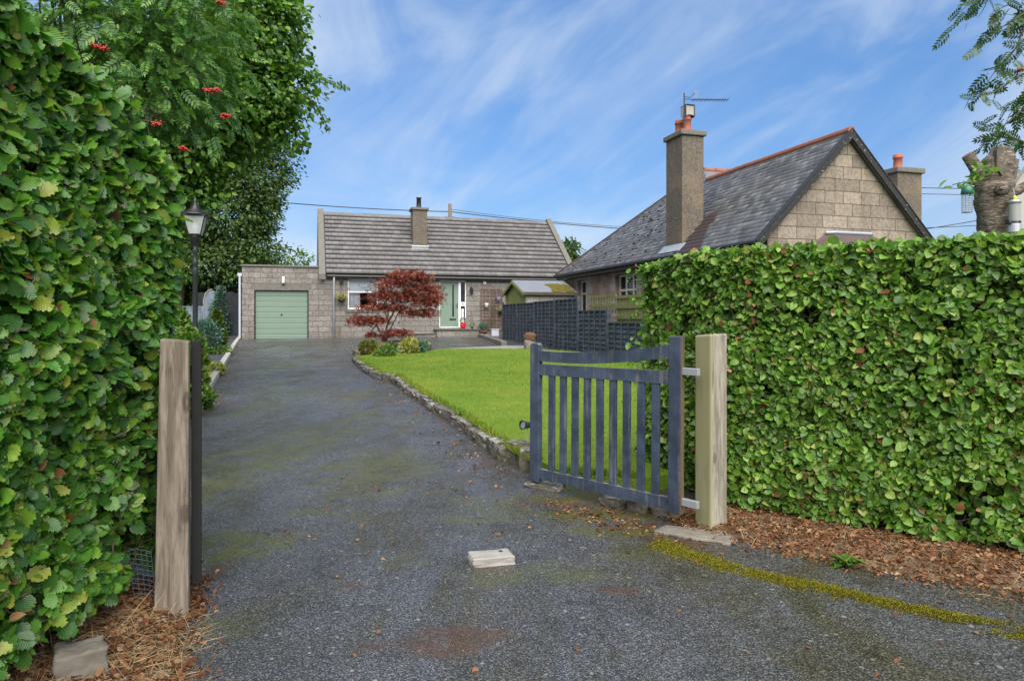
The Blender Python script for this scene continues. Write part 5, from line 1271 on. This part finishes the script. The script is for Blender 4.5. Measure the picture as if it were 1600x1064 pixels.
# strip of moss along the road edge, and its crumbs
ML = resample([P(*q) for q in ((1028, 848), (1075, 868), (1130, 885), (1200, 903), (1270, 918), (1340, 935), (1440, 955), (1600, 992))] + [Vector((2.9, 2.7, 0))], .01)
def strip_pts(n, w0, w1):
    i = RNG.integers(0, len(ML), n); t = i / len(ML); base = np.array([tuple(q) for q in ML])[i]
    w = w0 + (w1 - w0) * t; w = w * (.7 + .7 * fbm(base, 3.5, 4, 2)); off = RNG.normal(0, 1, n) * w
    d = np.array([.75, .67, 0]); p = base + d * off[:, None]
    h = np.clip(.012 - .012 * np.abs(off / w) / 2, 0, 1); p[:, 2] = gzn(p[:, 1]) + .006 + h * RNG.uniform(0, 1, n)
    return p
mp_ = strip_pts(52000, .048, .03); mp_ = mp_[fbm(mp_, 7, 14, 3) > .42 - .14 * (RNG.uniform(0, 1, len(mp_)))]
o = leaf_mesh('moss', mp_, rand_dirs(len(mp_)) * .6 + np.array([0, 0, .6]), rand_dirs(len(mp_)), RNG.uniform(.005, .010, len(mp_)), SMALL, MAT['moss'])
kind(o, 'stuff'); o['label'] = 'strip of yellow green moss along the edge of the tarmac by the right hedge'
# scattered leaves on the drive
n = 260; xs, ys = RNG.uniform(-2, 2.6, n), RNG.uniform(2.4, 9, n); xs = np.where(RNG.uniform(0, 1, n) < .5, -.9 * 0 + xs, xs)
for q, (k, spread, cnt) in enumerate(((EDGE[11], 0, 0),)): pass
p = np.stack([xs, ys, gzn(ys) + .012], 1)
e_ = np.array([tuple(EDGE[i]) for i in RNG.integers(3, 13, 420)]) + RNG.normal(0, .16, (420, 3)) * np.array([1, 1, 0]) + np.array([-.2, -.22, .014])
k_ = np.array([tuple(a + (b - a) * random.random()) for a, b in [random.choice(list(zip(KL, KL[1:]))) for _ in range(500)]]) + RNG.normal(0, .13, (500, 3)) * np.array([1, 1, 0]) + np.array([.26, .03, .014])
g_ = np.array([tuple(Vector((.25, 5.6, 0)) + Vector((1.0, -1.15, 0)) * random.random()) for _ in range(420)]) + RNG.normal(0, .12, (420, 3)) * np.array([1, 1, 0]) + np.array([-.05, -.1, .012])
p = np.concatenate([p, e_, k_, g_]); n = len(p)
o = leaf_mesh('fallen_leaves', p, rand_dirs(n) * np.array([1, 1, .2]), rand_dirs(n) * .4 + np.array([0, 0, .9]), RNG.uniform(.012, .036, n), LEAF, MAT['leaf_dead'], None, .8)
kind(o, 'stuff'); o['label'] = 'scattered small brown leaves on the driveway'
# weed in the verge, wire mesh by the left post
c = P(1322, 886); wd = thing('weed', 'small bright green leafy weed growing in the brown litter below the hedge', 'weed', c)
n = 26; a = RNG.uniform(0, 6.28, n); tdir = np.stack([np.cos(a), np.sin(a), RNG.uniform(.2, .9, n)], 1)
leaf_mesh('foliage', np.zeros((n, 3)) + RNG.normal(0, .015, (n, 3)) + np.array([0, 0, .025]), tdir, np.array([0, 0, 1.]) + rand_dirs(n) * .3, RNG.uniform(.06, .12, n), SLIM, MAT['leaf_shrub'], wd, .5)
wm_ = thing('wire_mesh', 'bent piece of blue grey wire mesh between the left hedge and gatepost', 'wire mesh', (-1.875, 3.41, 0), 0)
m = MB(); gp2 = lambda i, j: (i * .026, -.02 + .012 * math.sin(i * .6) - j * .0045, .04 + j * .026 - i * .0045)
for i in range(5): m.tube([gp2(i, j) for j in range(0, 12)], .0018, 4, False)
for j in range(12): m.tube([gp2(i, j) for i in range(5)], .0018, 4, False)
m.build('mesh', MAT['mesh_wire'], wm_)

# ------------------------------------------------------------------ trees
def crown_pts(ells, n, shell=.55):
    w = np.array([e[1][0] * e[1][1] * e[1][2] for e in ells]) ** .67; w = w / w.sum(); idx = RNG.choice(len(ells), n, p=w)
    c = np.array([e[0] for e in ells], float)[idx]; r = np.array([e[1] for e in ells], float)[idx]
    d = rand_dirs(n); q = RNG.uniform(shell ** 3, 1, n) ** (1 / 3)
    return c + d * q[:, None] * r, d
def tree(name, label, cat, base, top, ells, nclump, per, crad, size, tmpl, mat, bark='bark', tr=.2, limbs=40, shell=.55, droop=.3, group=None, sel=None, curl=.3, twigr=.02, flatten=.7, extra=None):
    base = Vector(base); t = thing(name, label, cat, base, 0, group); B = np.array(base)
    c, d = crown_pts(ells, nclump, shell)
    if extra is not None: c = np.concatenate([c, np.array(extra, float)]); d = np.concatenate([d, rand_dirs(len(extra)) * .4])
    if sel is not None:
        k = sel(c); c, d = c[k], d[k]
    n = len(c); per_ = np.maximum(4, (per * RNG.uniform(.5, 1.5, n)).astype(int)); idx = np.repeat(np.arange(n), per_)
    off = rand_dirs(len(idx)) * (RNG.uniform(0, 1, len(idx)) ** .5 * 1.75)[:, None] * np.array([1, 1, flatten]) * (crad * RNG.uniform(.6, 1.3, n))[idx][:, None]
    p = c[idx] + off; p[:, 2] -= droop * np.linalg.norm(off[:, :2], axis=1) * .5
    out = nrm(off + d[idx] * crad * .8)
    T = nrm(out + rand_dirs(len(p)) * .6 - np.array([0, 0, droop])); N = nrm(rand_dirs(len(p)) * .7 + d[idx] * .5 + np.array([0, 0, .7]))
    leaf_mesh('foliage', p - B, T, N, size * np.exp(RNG.normal(0, .2, len(p))), tmpl, mat, t, curl)
    tp = Vector(top); m = MB(); mid = base.lerp(tp, .5) + Vector((random.uniform(-.15, .15), random.uniform(-.15, .15), 0))
    m.tube([(0, 0, -.15), (0, 0, .1), mid - base, tp - base], [tr * 1.4, tr * 1.1, tr * .8, tr * .25], 10, jit=.06); m.build('trunk', MAT[bark], t, True)
    m = MB()
    for q in RNG.permutation(n)[:limbs]:
        e = Vector(c[q]); f = random.uniform(.35, .95); s_ = base.lerp(tp, f)
        if f < .5: s_ = base.lerp(mid, f * 2)
        mm_ = s_.lerp(e, .5) + Vector((random.uniform(-.1, .1), random.uniform(-.1, .1), .12)) * (e - s_).length
        r0 = twigr * random.uniform(.8, 1.6); m.tube([s_ - base, mm_ - base, e - base], [r0, r0 * .6, r0 * .25], 5, False)
    m.build('limbs', MAT[bark], t, True)
    return t
random.seed(77)
# dark tree beyond the garden, its crown against the sky
def el(px, py, d, rx, ry, rd=None):
    c = at(px, py, d); return (tuple(c), (rx / F * d, rd if rd else rx / F * d, ry / F * d))
d = 36
tree('dark_tree', 'large dark fine leaved tree behind the lamp post left of the cottage', 'tree', (at(270, 500, d).x, d, .5), (at(300, 200, d).x, d, 11),
     [el(330, 290, d, 105, 110), el(395, 260, d, 62, 62), el(400, 330, d, 38, 32), el(385, 390, d, 45, 30), el(310, 400, d, 90, 36), el(405, 365, d, 30, 34), el(365, 410, d, 55, 24), el(220, 330, d, 120, 120), el(330, 200, d, 120, 90)],
     950, 62, .52, .19, SMALL, MAT['leaf_dark'], tr=.4, limbs=90, shell=.45, twigr=.06, droop=.4, sel=lambda c: ~((c[:, 1] < 33.8) & (800 + c[:, 0] / c[:, 1] * F > 345)) & (c[:, 1] > 32.6))
d = 11.5
sel = lambda c: (c[:, 2] > 1.9) & ~((800 + c[:, 0] / c[:, 1] * F > 280) & (HOR - (c[:, 2] - CAMZ) / c[:, 1] * F > 320))
tree('cherry_tree', 'tall leafy cherry tree whose drooping twigs reach over the drive from the left', 'tree', (at(250, 500, d).x - .9, d, .15), (at(300, 100, d).x, d, 6.6),
     [el(370, 40, d, 105, 110), el(420, 140, d, 62, 60), el(330, 150, d, 110, 110), el(440, 40, d, 25, 60), el(290, 280, d, 60, 100), el(245, 390, d, 45, 55), el(240, 200, d, 120, 150), el(450, 200, d, 22, 30)],
     900, 40, .21, .08, LEAF, MAT['leaf_cherry'], tr=.16, limbs=110, shell=.45, twigr=.02, droop=.45, sel=sel)
# its two twigs against the sky
ct = bpy.data.objects['cherry_tree']; cb = Vector(ct.location)
for path in (((455, 95), (490, 120), (520, 128), (543, 137)), ((470, 150), (490, 162), (503, 180), (511, 200))):
    pts = [at(x, y, d) for x, y in path]; m = MB(); m.tube([q - cb for q in pts], [.012, .008, .006, .003], 5, False); m.build('twig', MAT['bark'], ct)
    n = 95; tt = RNG.uniform(0.15, 1, n); pp = np.array([tuple(pts[min(int(v * 3), 2)].lerp(pts[min(int(v * 3), 2) + 1], v * 3 - min(int(v * 3), 2))) for v in tt]) + RNG.normal(0, .035, (n, 3))
    leaf_mesh('twig_leaves', pp - np.array(cb), rand_dirs(n) * .6 + np.array([.2, 0, -.7]), rand_dirs(n), .085, SLIM, MAT['leaf_cherry'], ct)
# rowan with red berries, nearer, above the left hedge
d = 6.0
rb_ = (-4.6, 6.3, .1)
def rsel(c):
    px = 800 + c[:, 0] / c[:, 1] * F; py = HOR - (c[:, 2] - CAMZ) / c[:, 1] * F
    return (px < 365) & ~((px > 225) & (py > 190)) & (py < 300)
rw = tree('rowan_tree', 'rowan tree with feathery bright leaves and red berry clusters above the left hedge', 'tree', rb_, (-4.0, 6.2, 4.6),
          [((-3.7, 6.0, 3.75), (1.35, 1.0, 1.15)), ((-3.0, 5.9, 4.3), (.85, .8, .9)), ((-3.2, 5.9, 3.0), (.55, .6, .6)), ((-4.6, 5.6, 3.5), (.9, .8, 1.1)), ((-2.95, 5.8, 3.5), (.42, .6, .6))],
          850, 7, .16, .135, FROND, MAT['leaf_rowan'], tr=.07, limbs=90, shell=.6, droop=.5, twigr=.012, curl=.25, sel=rsel)
berry = MB(); bmt = bmesh.new(); bmesh.ops.create_icosphere(bmt, subdivisions=2, radius=1); iv = np.array([v.co[:] for v in bmt.verts]); ifc = [tuple(v.index for v in f.verts) for f in bmt.faces]; bmt.free()
def berries(px, py, dd, par, n=34, w=.016):
    c = np.array(at(px, py, dd)) - np.array(par.location); o = RNG.normal(0, 1, (n, 3)) * np.array([w, w, w * .42])
    Vn = (iv[None] * .0072 + (c + o)[:, None, :]).reshape(-1, 3); b = mesh_np('berry_cluster', Vn, ifc, n, len(iv), MAT['berry'], par, smooth=True)
for (px, py) in ((162, 77), (336, 140), (352, 182), (286, 233), (346, 5), (246, 194), (150, 72), (326, 143)): berries(px, py, 4.9, rw)
# thin rowan boughs that hang in from a tree beyond the right edge
d = 6.4; rr = thing('rowan_tree', 'rowan tree at the right edge whose thin boughs hang above the pruned trunk', 'tree', (6.3, 6.6, .1))
rbv = Vector(rr.location); m = MB(); m.tube([(0, 0, -.2), (0, 0, 1.5), (-.1, 0, 3.2), (-.2, -.05, 4.8)], [.11, .09, .06, .03], 8); m.build('trunk', MAT['bark'], rr, True)
boughs = [[(1760, -120), (1640, -60), (1560, -12), (1510, 10), (1480, 40)], [(1760, 20), (1650, 35), (1600, 62), (1560, 105), (1535, 140)], [(1760, 60), (1660, 85), (1595, 118), (1552, 145), (1512, 148)],
          [(1760, 120), (1660, 145), (1605, 165), (1565, 200), (1530, 228)], [(1760, 190), (1650, 205), (1600, 222), (1560, 206), (1528, 205)], [(1760, -60), (1660, 0), (1610, 15), (1570, 40), (1540, 60)], [(1760, 240), (1660, 232), (1600, 225), (1575, 215), (1556, 214)],
          [(1760, 0), (1660, -30), (1600, -40), (1560, -30), (1530, -5)], [(1700, -40), (1640, 10), (1600, 20), (1575, 8), (1550, 20)], [(1720, 60), (1650, 95), (1610, 130), (1590, 160), (1575, 185)], [(1700, -60), (1640, -20), (1605, 35), (1585, 80), (1570, 100)]]
fp, ft = [], []
m = MB()
for bi, b in enumerate(boughs):
    pts = [at(x, y, d + .25 * math.sin(bi * 2.3)) for x, y in b]; m.tube([q - rbv for q in pts], [.018, .012, .008, .005, .002], 5, False)
    for k in range(len(pts) - 1):
        for q in range(6 if k else 3):
            if k == 0: continue
            f = (q + .5) / 6; p = pts[k].lerp(pts[k + 1], f) + Vector(RNG.normal(0, .03, 3)); dd = (pts[k + 1] - pts[k]).normalized()
            fp.append(p - rbv); ft.append(dd * .5 + Vector(rand_dirs(1)[0]) * .9 + Vector((0, 0, -.35)))
m.build('boughs', MAT['bark'], rr)
fp = np.array([tuple(q) for q in fp]); ft = np.array([tuple(q) for q in ft])
leaf_mesh('foliage', fp, ft, rand_dirs(len(fp)) + np.array([0, -.3, .5]), RNG.uniform(.11, .19, len(fp)), FROND, MAT['leaf_dark_rowan'], rr)
berries(1592, 110, 6.2, rr, 22, .02)

# pruned trunk with its two bird feeders
d = 6.3; c0 = at(1553, 500, d); pt_ = thing('pruned_tree', 'cut back tree trunk with sawn stubs standing behind the right hedge', 'tree trunk', (c0.x, c0.y, 0))
cb = Vector(pt_.location); L3 = lambda px, py, dd=d: at(px, py, dd) - cb
import mathutils
def bumpy(m, seed, amp=.05, sc=6):
    v = np.array(m.v); nn = rand_dirs(1)[0]; f = fbm(v, sc, seed, 3) - .5
    c = v.mean(0); r = v - np.array([c[0], c[1], 0]); r[:, 2] = 0; m.v = [tuple(q) for q in v + nrm(r) * f[:, None] * amp * 2]
    return m
def densify(pts, rs, k=6):
    P_, R_ = [], []
    for i in range(len(pts) - 1):
        for q in range(k):
            t = q / k; P_.append(Vector(pts[i]).lerp(Vector(pts[i + 1]), t)); R_.append(rs[i] + (rs[i + 1] - rs[i]) * t)
    return P_ + [Vector(pts[-1])], R_ + [rs[-1]]
m = MB(); a, b = densify([(0, 0, -.2), (0, 0, .8), L3(1552, 400), L3(1551, 360), L3(1550, 320), L3(1553, 290), L3(1557, 268), L3(1563, 246), L3(1566, 233)], [.2, .15, .125, .122, .142, .152, .138, .11, .085], 7); m.tube(a, b, 28, False)
tk = bumpy(m, 5, .06, 9).build('trunk', MAT['cherry_bark'], pt_, True)
m = MB(); a, b = densify([L3(1545, 292), L3(1533, 276), L3(1522, 258), L3(1512, 243)], [.075, .062, .055, .052], 5); m.tube(a, b, 16); st_ = m.build('stub', MAT['cherry_bark'], pt_, True)
m = MB(); a, b = densify([L3(1570, 290), L3(1577, 272), L3(1582, 250)], [.085, .06, .05], 5); m.tube(a, b, 16); bumpy(m, 8, .02, 9).build('stub', MAT['cherry_bark'], pt_, True)
m = MB(); a, b = densify([L3(1572, 300), L3(1592, 297), L3(1612, 284), L3(1660, 262)], [.07, .045, .035, .03], 5); m.tube(a, b, 12); m.build('branch', MAT['cherry_bark'], pt_, True)
m = MB(); a, b = densify([L3(1543, 298), L3(1528, 287), L3(1512, 284)], [.05, .028, .018], 5); m.tube(a, b, 10); m.build('branch', MAT['cherry_bark'], pt_, True)
m = MB(); m.lathe([(.051, 0), (.05, .003)], L3(1511.6, 242.4), 16, 0, (Vector((.5, 0, .35)).normalized(), Vector((0, 1, 0)), Vector((-.55, -.1, .83)).normalized())); m.build('cut_face', MAT['cut_wood'], pt_)
m = MB(); cfp = [L3(1557, 262, d - .15), L3(1558, 234, d - .10), L3(1566, 229, d - .09), L3(1573, 235, d - .10), L3(1574, 264, d - .15), L3(1566, 274, d - .165)]; m.extrude(cfp, (.005, .06, 0)); m.build('cut_face', MAT['old_timber'], pt_)
m = MB(); m.extrude([L3(1577, 236, d - .06), L3(1587, 250, d - .02), L3(1580, 268, d - .1), L3(1574, 268, d - .14)], (0, .03, 0)); m.build('cut_face', MAT['cope'], pt_)
m = MB(); m.tube([L3(1565, 295, d - .12), L3(1565, 295, d - .185)], [.07, .045], 14); m.tube([L3(1565, 295, d - .18), L3(1565, 295, d - .192)], [.022, .016], 10); m.build('knot', MAT['cherry_bark'], pt_, True)
sp_l = np.array([tuple(L3(x, y, d - .2)) for x, y in ((1533, 270), (1527, 266), (1540, 268), (1520, 262), (1545, 262), (1512, 290), (1504, 288), (1524, 282), (1498, 292), (1538, 262))]); sp_l = np.repeat(sp_l, 5, 0) + RNG.normal(0, .025, (50, 3))
leaf_mesh('sprouts', sp_l, rand_dirs(50) + np.array([0, -.2, -.2]), rand_dirs(50) + np.array([0, -.5, .4]), RNG.uniform(.05, .10, 50), SLIM, MAT['leaf_hedge'], pt_)
d = 6.05; c = at(1511, 290, d); fd = thing('bird_feeder', 'green topped wire cage bird feeder hanging on the left of the pruned trunk', 'bird feeder', c)
s_ = 1 / F * d
MB().lathe([(0, .005), (.02, .0), (.042, -.02 * 1), (.05, -13 * s_), (.046, -13 * s_ - .003), (0, -12 * s_)], (0, 0, 0), 16).build('cap', MAT['feeder_green'], fd, True)
m = MB(); zt, zb = -12 * s_, -42 * s_
for k in range(10): a = R(36 * k); m.tube([(.042 * math.cos(a), .042 * math.sin(a), zb), (.042 * math.cos(a), .042 * math.sin(a), zt)], .0022, 4, False)
for k in range(9):
    z_ = zb + (zt - zb) * k / 8; m.tube([(.042 * math.cos(R(30 * q)), .042 * math.sin(R(30 * q)), z_) for q in range(13)], .002, 4, False)
m.lathe([(.042, zb), (.042, zb + .004)], (0, 0, 0), 14); m.build('wire_cage', MAT['steel'], fd)
MB().tube([(0, 0, 0), (0, .01, .035), (.0, .2, .045)], .004, 5).build('hook', MAT['black_iron'], fd)
d = 6.1; c = at(1585, 310, d); fd = thing('bird_feeder', 'clear tube bird feeder with steel base hanging on the right of the pruned trunk', 'bird feeder', c); s_ = 1 / F * d
MB().lathe([(.045, -8 * s_), (.046, -36 * s_), (.04, -36 * s_)], (0, 0, 0), 20).build('tube', MAT['clear'], fd)
MB().lathe([(.02, -2 * s_), (.05, -4 * s_), (.052, -8 * s_)], (0, 0, 0), 16).build('lid', MAT['steel'], fd, True)
MB().lathe([(.05, -40 * s_), (.055, -41 * s_), (.056, -53 * s_), (.05, -54 * s_)], (0, 0, 0), 24).build('base', MAT['galv'], fd)
MB().lathe([(.05, -36 * s_), (.052, -38 * s_), (.045, -40 * s_)], (0, 0, 0), 16).tube([(-.08, -.02, -38 * s_), (.0, 0, -38 * s_)], .022, 8).build('collar', MAT['black_iron'], fd)
MB().tube([(-.01, 0, 16 * s_), (.0, 0, 4 * s_), (.005, 0, 0)], .006, 5).build('hanger', MAT['galv'], fd); MB().lathe([(.012, -4 * s_), (.016, 2 * s_), (.008, 4 * s_)], (.003, 0, 0), 10).build('clip', MAT['lid_yellow'], fd)

# distant trees behind garage, cottage and at the right edge
d = 46
for (px, py, rx, ry, lab, mt) in ((450, 408, 34, 18, 'pale green treetop showing just above the garage roof', 'leaf_shrub'), (890, 392, 9, 13, 'small dark treetop between the cottage gable and the slate roof', 'leaf_dark'), (1600, 300, 22, 40, 'pale leafy tree far behind the pruned trunk at the right edge', 'leaf_lime')):
    c = at(px, py, d); tree('distant_tree', lab, 'tree', (c.x, d, .6), (c.x, d, c.z), [el(px, py, d, rx, ry), el(px - rx * .5, py + ry * .8, d, rx * .7, ry * .8), el(px, py + 50, d, rx * 1.6, 45)], 130, 26, .42, .22, SMALL, MAT[mt], tr=.18, limbs=30, group='distant trees')
# dark evergreen hedge behind the low grey fence
d = 38; c = at(230, 500, d)
tree('evergreen', 'dark dense evergreen mass behind the low grey fence on the left', 'evergreen', (c.x, d, .4), (c.x, d, 3.2), [el(200, 470, d, 130, 50, 1.4), el(300, 470, d, 80, 40, 1.4), el(345, 462, d, 50, 30, 1.2)], 420, 52, .45, .19, SMALL, MAT['leaf_dark'], limbs=30, shell=.3)

# red maple and the plants of its bed
d = P(601, 541).y; c = P(601, 541)
ml = thing('maple_tree', 'small red leaved Japanese maple with spreading layers in front of the cottage', 'tree', c); mv = Vector(c)
tips = []
M3 = lambda px, py, dd=0: at(px, py, d + dd) - mv
lay = [(615, 440, 30, 12), (645, 430, 28, 10), (660, 448, 26, 12), (600, 460, 26, 11), (635, 462, 32, 12), (668, 470, 20, 10), (585, 478, 24, 8), (620, 480, 20, 7), (572, 500, 24, 9), (560, 496, 14, 6), (590, 498, 16, 7), (652, 488, 24, 7), (676, 458, 14, 8), (610, 520, 18, 7), (580, 522, 10, 5), (625, 518, 14, 6), (670, 485, 10, 7), (648, 415 + 14, 20, 8), (622, 428, 16, 8), (686, 466, 7, 4)]
pp, nn_ = [], []
for (x, y, rx, ry) in lay:
    n = int(rx * ry * 2.1); o = RNG.normal(0, .5, (n, 2)); dep = RNG.normal(0, .33, n)
    for q in range(n): pp.append(tuple(M3(x + o[q, 0] * rx * 1.08, y + o[q, 1] * ry * .8 + .16 * abs(o[q, 0]) * rx, dep[q])))
pp = np.array(pp); n = len(pp)
leaf_mesh('foliage', pp, rand_dirs(n) * .8 + np.array([0, -.1, -.5]), rand_dirs(n) * .8 + np.array([0, -.25, .6]), .085 * np.exp(RNG.normal(0, .2, n)), STAR, MAT['leaf_maple'], ml, .4)
m = MB(); tw = [[(600, 541), (601, 525), (606, 505), (617, 485), (630, 465), (640, 445)], [(600, 541), (596, 522), (588, 508), (578, 500), (565, 497)], [(602, 530), (612, 510), (622, 490), (640, 475), (660, 470)], [(601, 535), (608, 525), (618, 519), (630, 517)], [(606, 505), (606, 485), (602, 465), (600, 450)], [(617, 485), (640, 470), (658, 452)], [(588, 508), (582, 515), (578, 522)], [(606, 500), (600, 485), (588, 478)]]
for q, b in enumerate(tw):
    r0 = .05 if q < 2 else .028; m.tube([M3(x, y, .05 * math.sin(q * 3 + k)) for k, (x, y) in enumerate(b)], [r0 * (1 - .8 * k / (len(b) - 1)) for k in range(len(b))], 7, False)
m.build('trunk', MAT['bark'], ml, True)
bed = [P(*q) for q in ((553, 556), (566, 548), (585, 543), (612, 538.5), (645, 539), (668, 542), (672, 546), (660, 550.5), (630, 553), (600, 554), (572, 556), (560, 560))]
bedsheet('flower_bed', [(q.x, q.y) for q in bed], .16, MAT['soil'], .25)
m = MB(); bl = resample(bed[5:] + bed[:1], .01); i = 0
while i < len(bl) - 14:
    a, b = bl[i], bl[i + 14]; m.beam(a + Vector((0, 0, .11)), a.lerp(b, .93) + Vector((0, 0, .11 + random.uniform(-.01, .01))), .1, .14); i += 15
tag(m.build('bed_edging', MAT['edging'], bevel=.01), 'curved row of small edging blocks round the maple bed', 'edging')
def shrub(name, lab, px, py, wpx, hpx, n, size, mat, tmpl=SMALL, cat='shrub', dd=0.0, up=.5, h=.14, group=None, shape='ball', stem=True):
    c = P(px, py, h); c.y += dd; k = c.y / F; t = thing(name, lab, cat, (c.x, c.y, c.z - .02), 0, group); w, hh = wpx * k / 2, hpx * k
    if shape == 'ball':
        dr = rand_dirs(n); r = RNG.uniform(.35, 1, n) ** .5; f = 1 + .5 * (fbm(dr, 2.2, int(px), 2) - .5)
        p = dr * (r * f)[:, None] * np.array([w, w * .9, hh / 2]) + np.array([0, 0, hh / 2]); T_ = nrm(dr + RNG.normal(size=(n, 3)) * .5 + np.array([0, 0, up]))
    else:
        z = RNG.uniform(0, 1, n) ** 1.25; prof = np.where(z < .22, .7 + z * 1.3, np.clip((1 - z) / .78, 0, 1) ** .72); a = RNG.uniform(0, 6.283, n); q = RNG.uniform(.62, 1.0, n) * (1 + .35 * (fbm(np.stack([np.cos(a), np.sin(a), z * 4], 1), 2.2, int(px), 2) - .5))
        p = np.stack([np.cos(a) * q * prof * w, np.sin(a) * q * prof * w, z * hh], 1); T_ = nrm(np.stack([np.cos(a), np.sin(a), 0 * a + up], 1) + RNG.normal(size=(n, 3)) * .35)
    leaf_mesh('foliage', p, T_, rand_dirs(n) + np.array([0, 0, .4]), size * np.exp(RNG.normal(0, .2, n)), tmpl, mat, t)
    if stem: MB().tube([(0, 0, -.08), (0, 0, hh * .5)], [.03, .012], 6).build('stem', MAT['bark'], t)
    return t
G1 = 'shrubs in the maple bed'
shrub('shrub', 'olive green spiky shrub at the left end of the maple bed', 576, 551, 30, 19, 520, .09, MAT['leaf_olive'], SLIM, group=G1)
shrub('shrub', 'low mixed green shrub in front of the maple trunk', 604, 555, 32, 16, 520, .07, MAT['leaf_shrub'], SMALL, group=G1)
shrub('shrub', 'dark rounded shrub right behind the maple trunk', 612, 545, 18, 11, 320, .06, MAT['leaf_dark'], SMALL, group=G1)
shrub('shrub', 'pale yellow variegated spiky shrub right of the maple', 640, 551, 28, 21, 620, .10, MAT['leaf_golden'], SLIM, group=G1, up=1.1)
shrub('shrub', 'grey green bush at the right end of the maple bed', 655, 550, 22, 17, 420, .08, MAT['leaf_spruce'], SLIM, group=G1)
shrub('shrub', 'low lime tuft near the front edge of the maple bed', 590, 556, 14, 8, 180, .06, MAT['leaf_lime'], SMALL, group=G1)
shrub('shrub', 'small upright green sprig at the far right of the maple bed', 665, 547, 8, 14, 150, .07, MAT['leaf_shrub'], SMALL, group=G1)
G2 = 'plants in the slate chipping bed'
shrub('conifer', 'tall blue green cone shaped spruce in the bed left of the garage', 346, 524, 44, 76, 3600, .11, MAT['leaf_spruce'], SLIM, 'conifer', h=.06, shape='cone', group=G2)
shrub('conifer', 'narrow dark olive conifer in front of the blue spruce', 339, 545, 30, 62, 2600, .09, MAT['leaf_thuja'], SLIM, 'conifer', h=.06, shape='cone', group=G2)
shrub('shrub', 'blue grey juniper bush beside the lamp post', 322, 553, 44, 56, 2200, .085, MAT['leaf_spruce'], SLIM, h=.06, group=G2)
shrub('shrub', 'blue grey low bush further left behind the lamp post', 291, 545, 40, 40, 1500, .085, MAT['leaf_spruce'], SLIM, h=.06, group=G2)
shrub('shrub', 'yellow green bush that hides the lamp post foot', 290, 646, 58, 132, 2800, .09, MAT['leaf_shrub'], LEAF, h=.06, group=G2)
shrub('shrub', 'spreading bright green shrub left of the lamp post', 276, 566, 50, 84, 1700, .10, MAT['leaf_shrub'], LEAF, h=.06, group=G2)
shrub('shrub', 'small golden shrub right of the bush at the lamp post foot', 316, 612, 18, 50, 480, .07, MAT['leaf_golden'], LEAF, h=.06, group=G2)
shrub('shrub', 'low spreading green plant on the kerb in front of the olive conifer', 344, 553, 34, 12, 420, .09, MAT['leaf_shrub'], SLIM, h=.06, group=G2, up=.1)
shrub('shrub', 'low golden green ground plant spilling over the pale kerb', 333, 582, 32, 14, 420, .09, MAT['leaf_golden'], SLIM, h=.06, group=G2, up=.1)
shrub('shrub', 'leafy green plant at the near end of the slate chipping bed', 314, 634, 30, 26, 260, .12, MAT['leaf_shrub'], SLIM, h=.05, group=G2, up=.4)
shrub('shrub', 'bright green plant just behind the black gate edge', 308, 588, 26, 30, 500, .09, MAT['leaf_shrub'], LEAF, h=.05, group=G2)
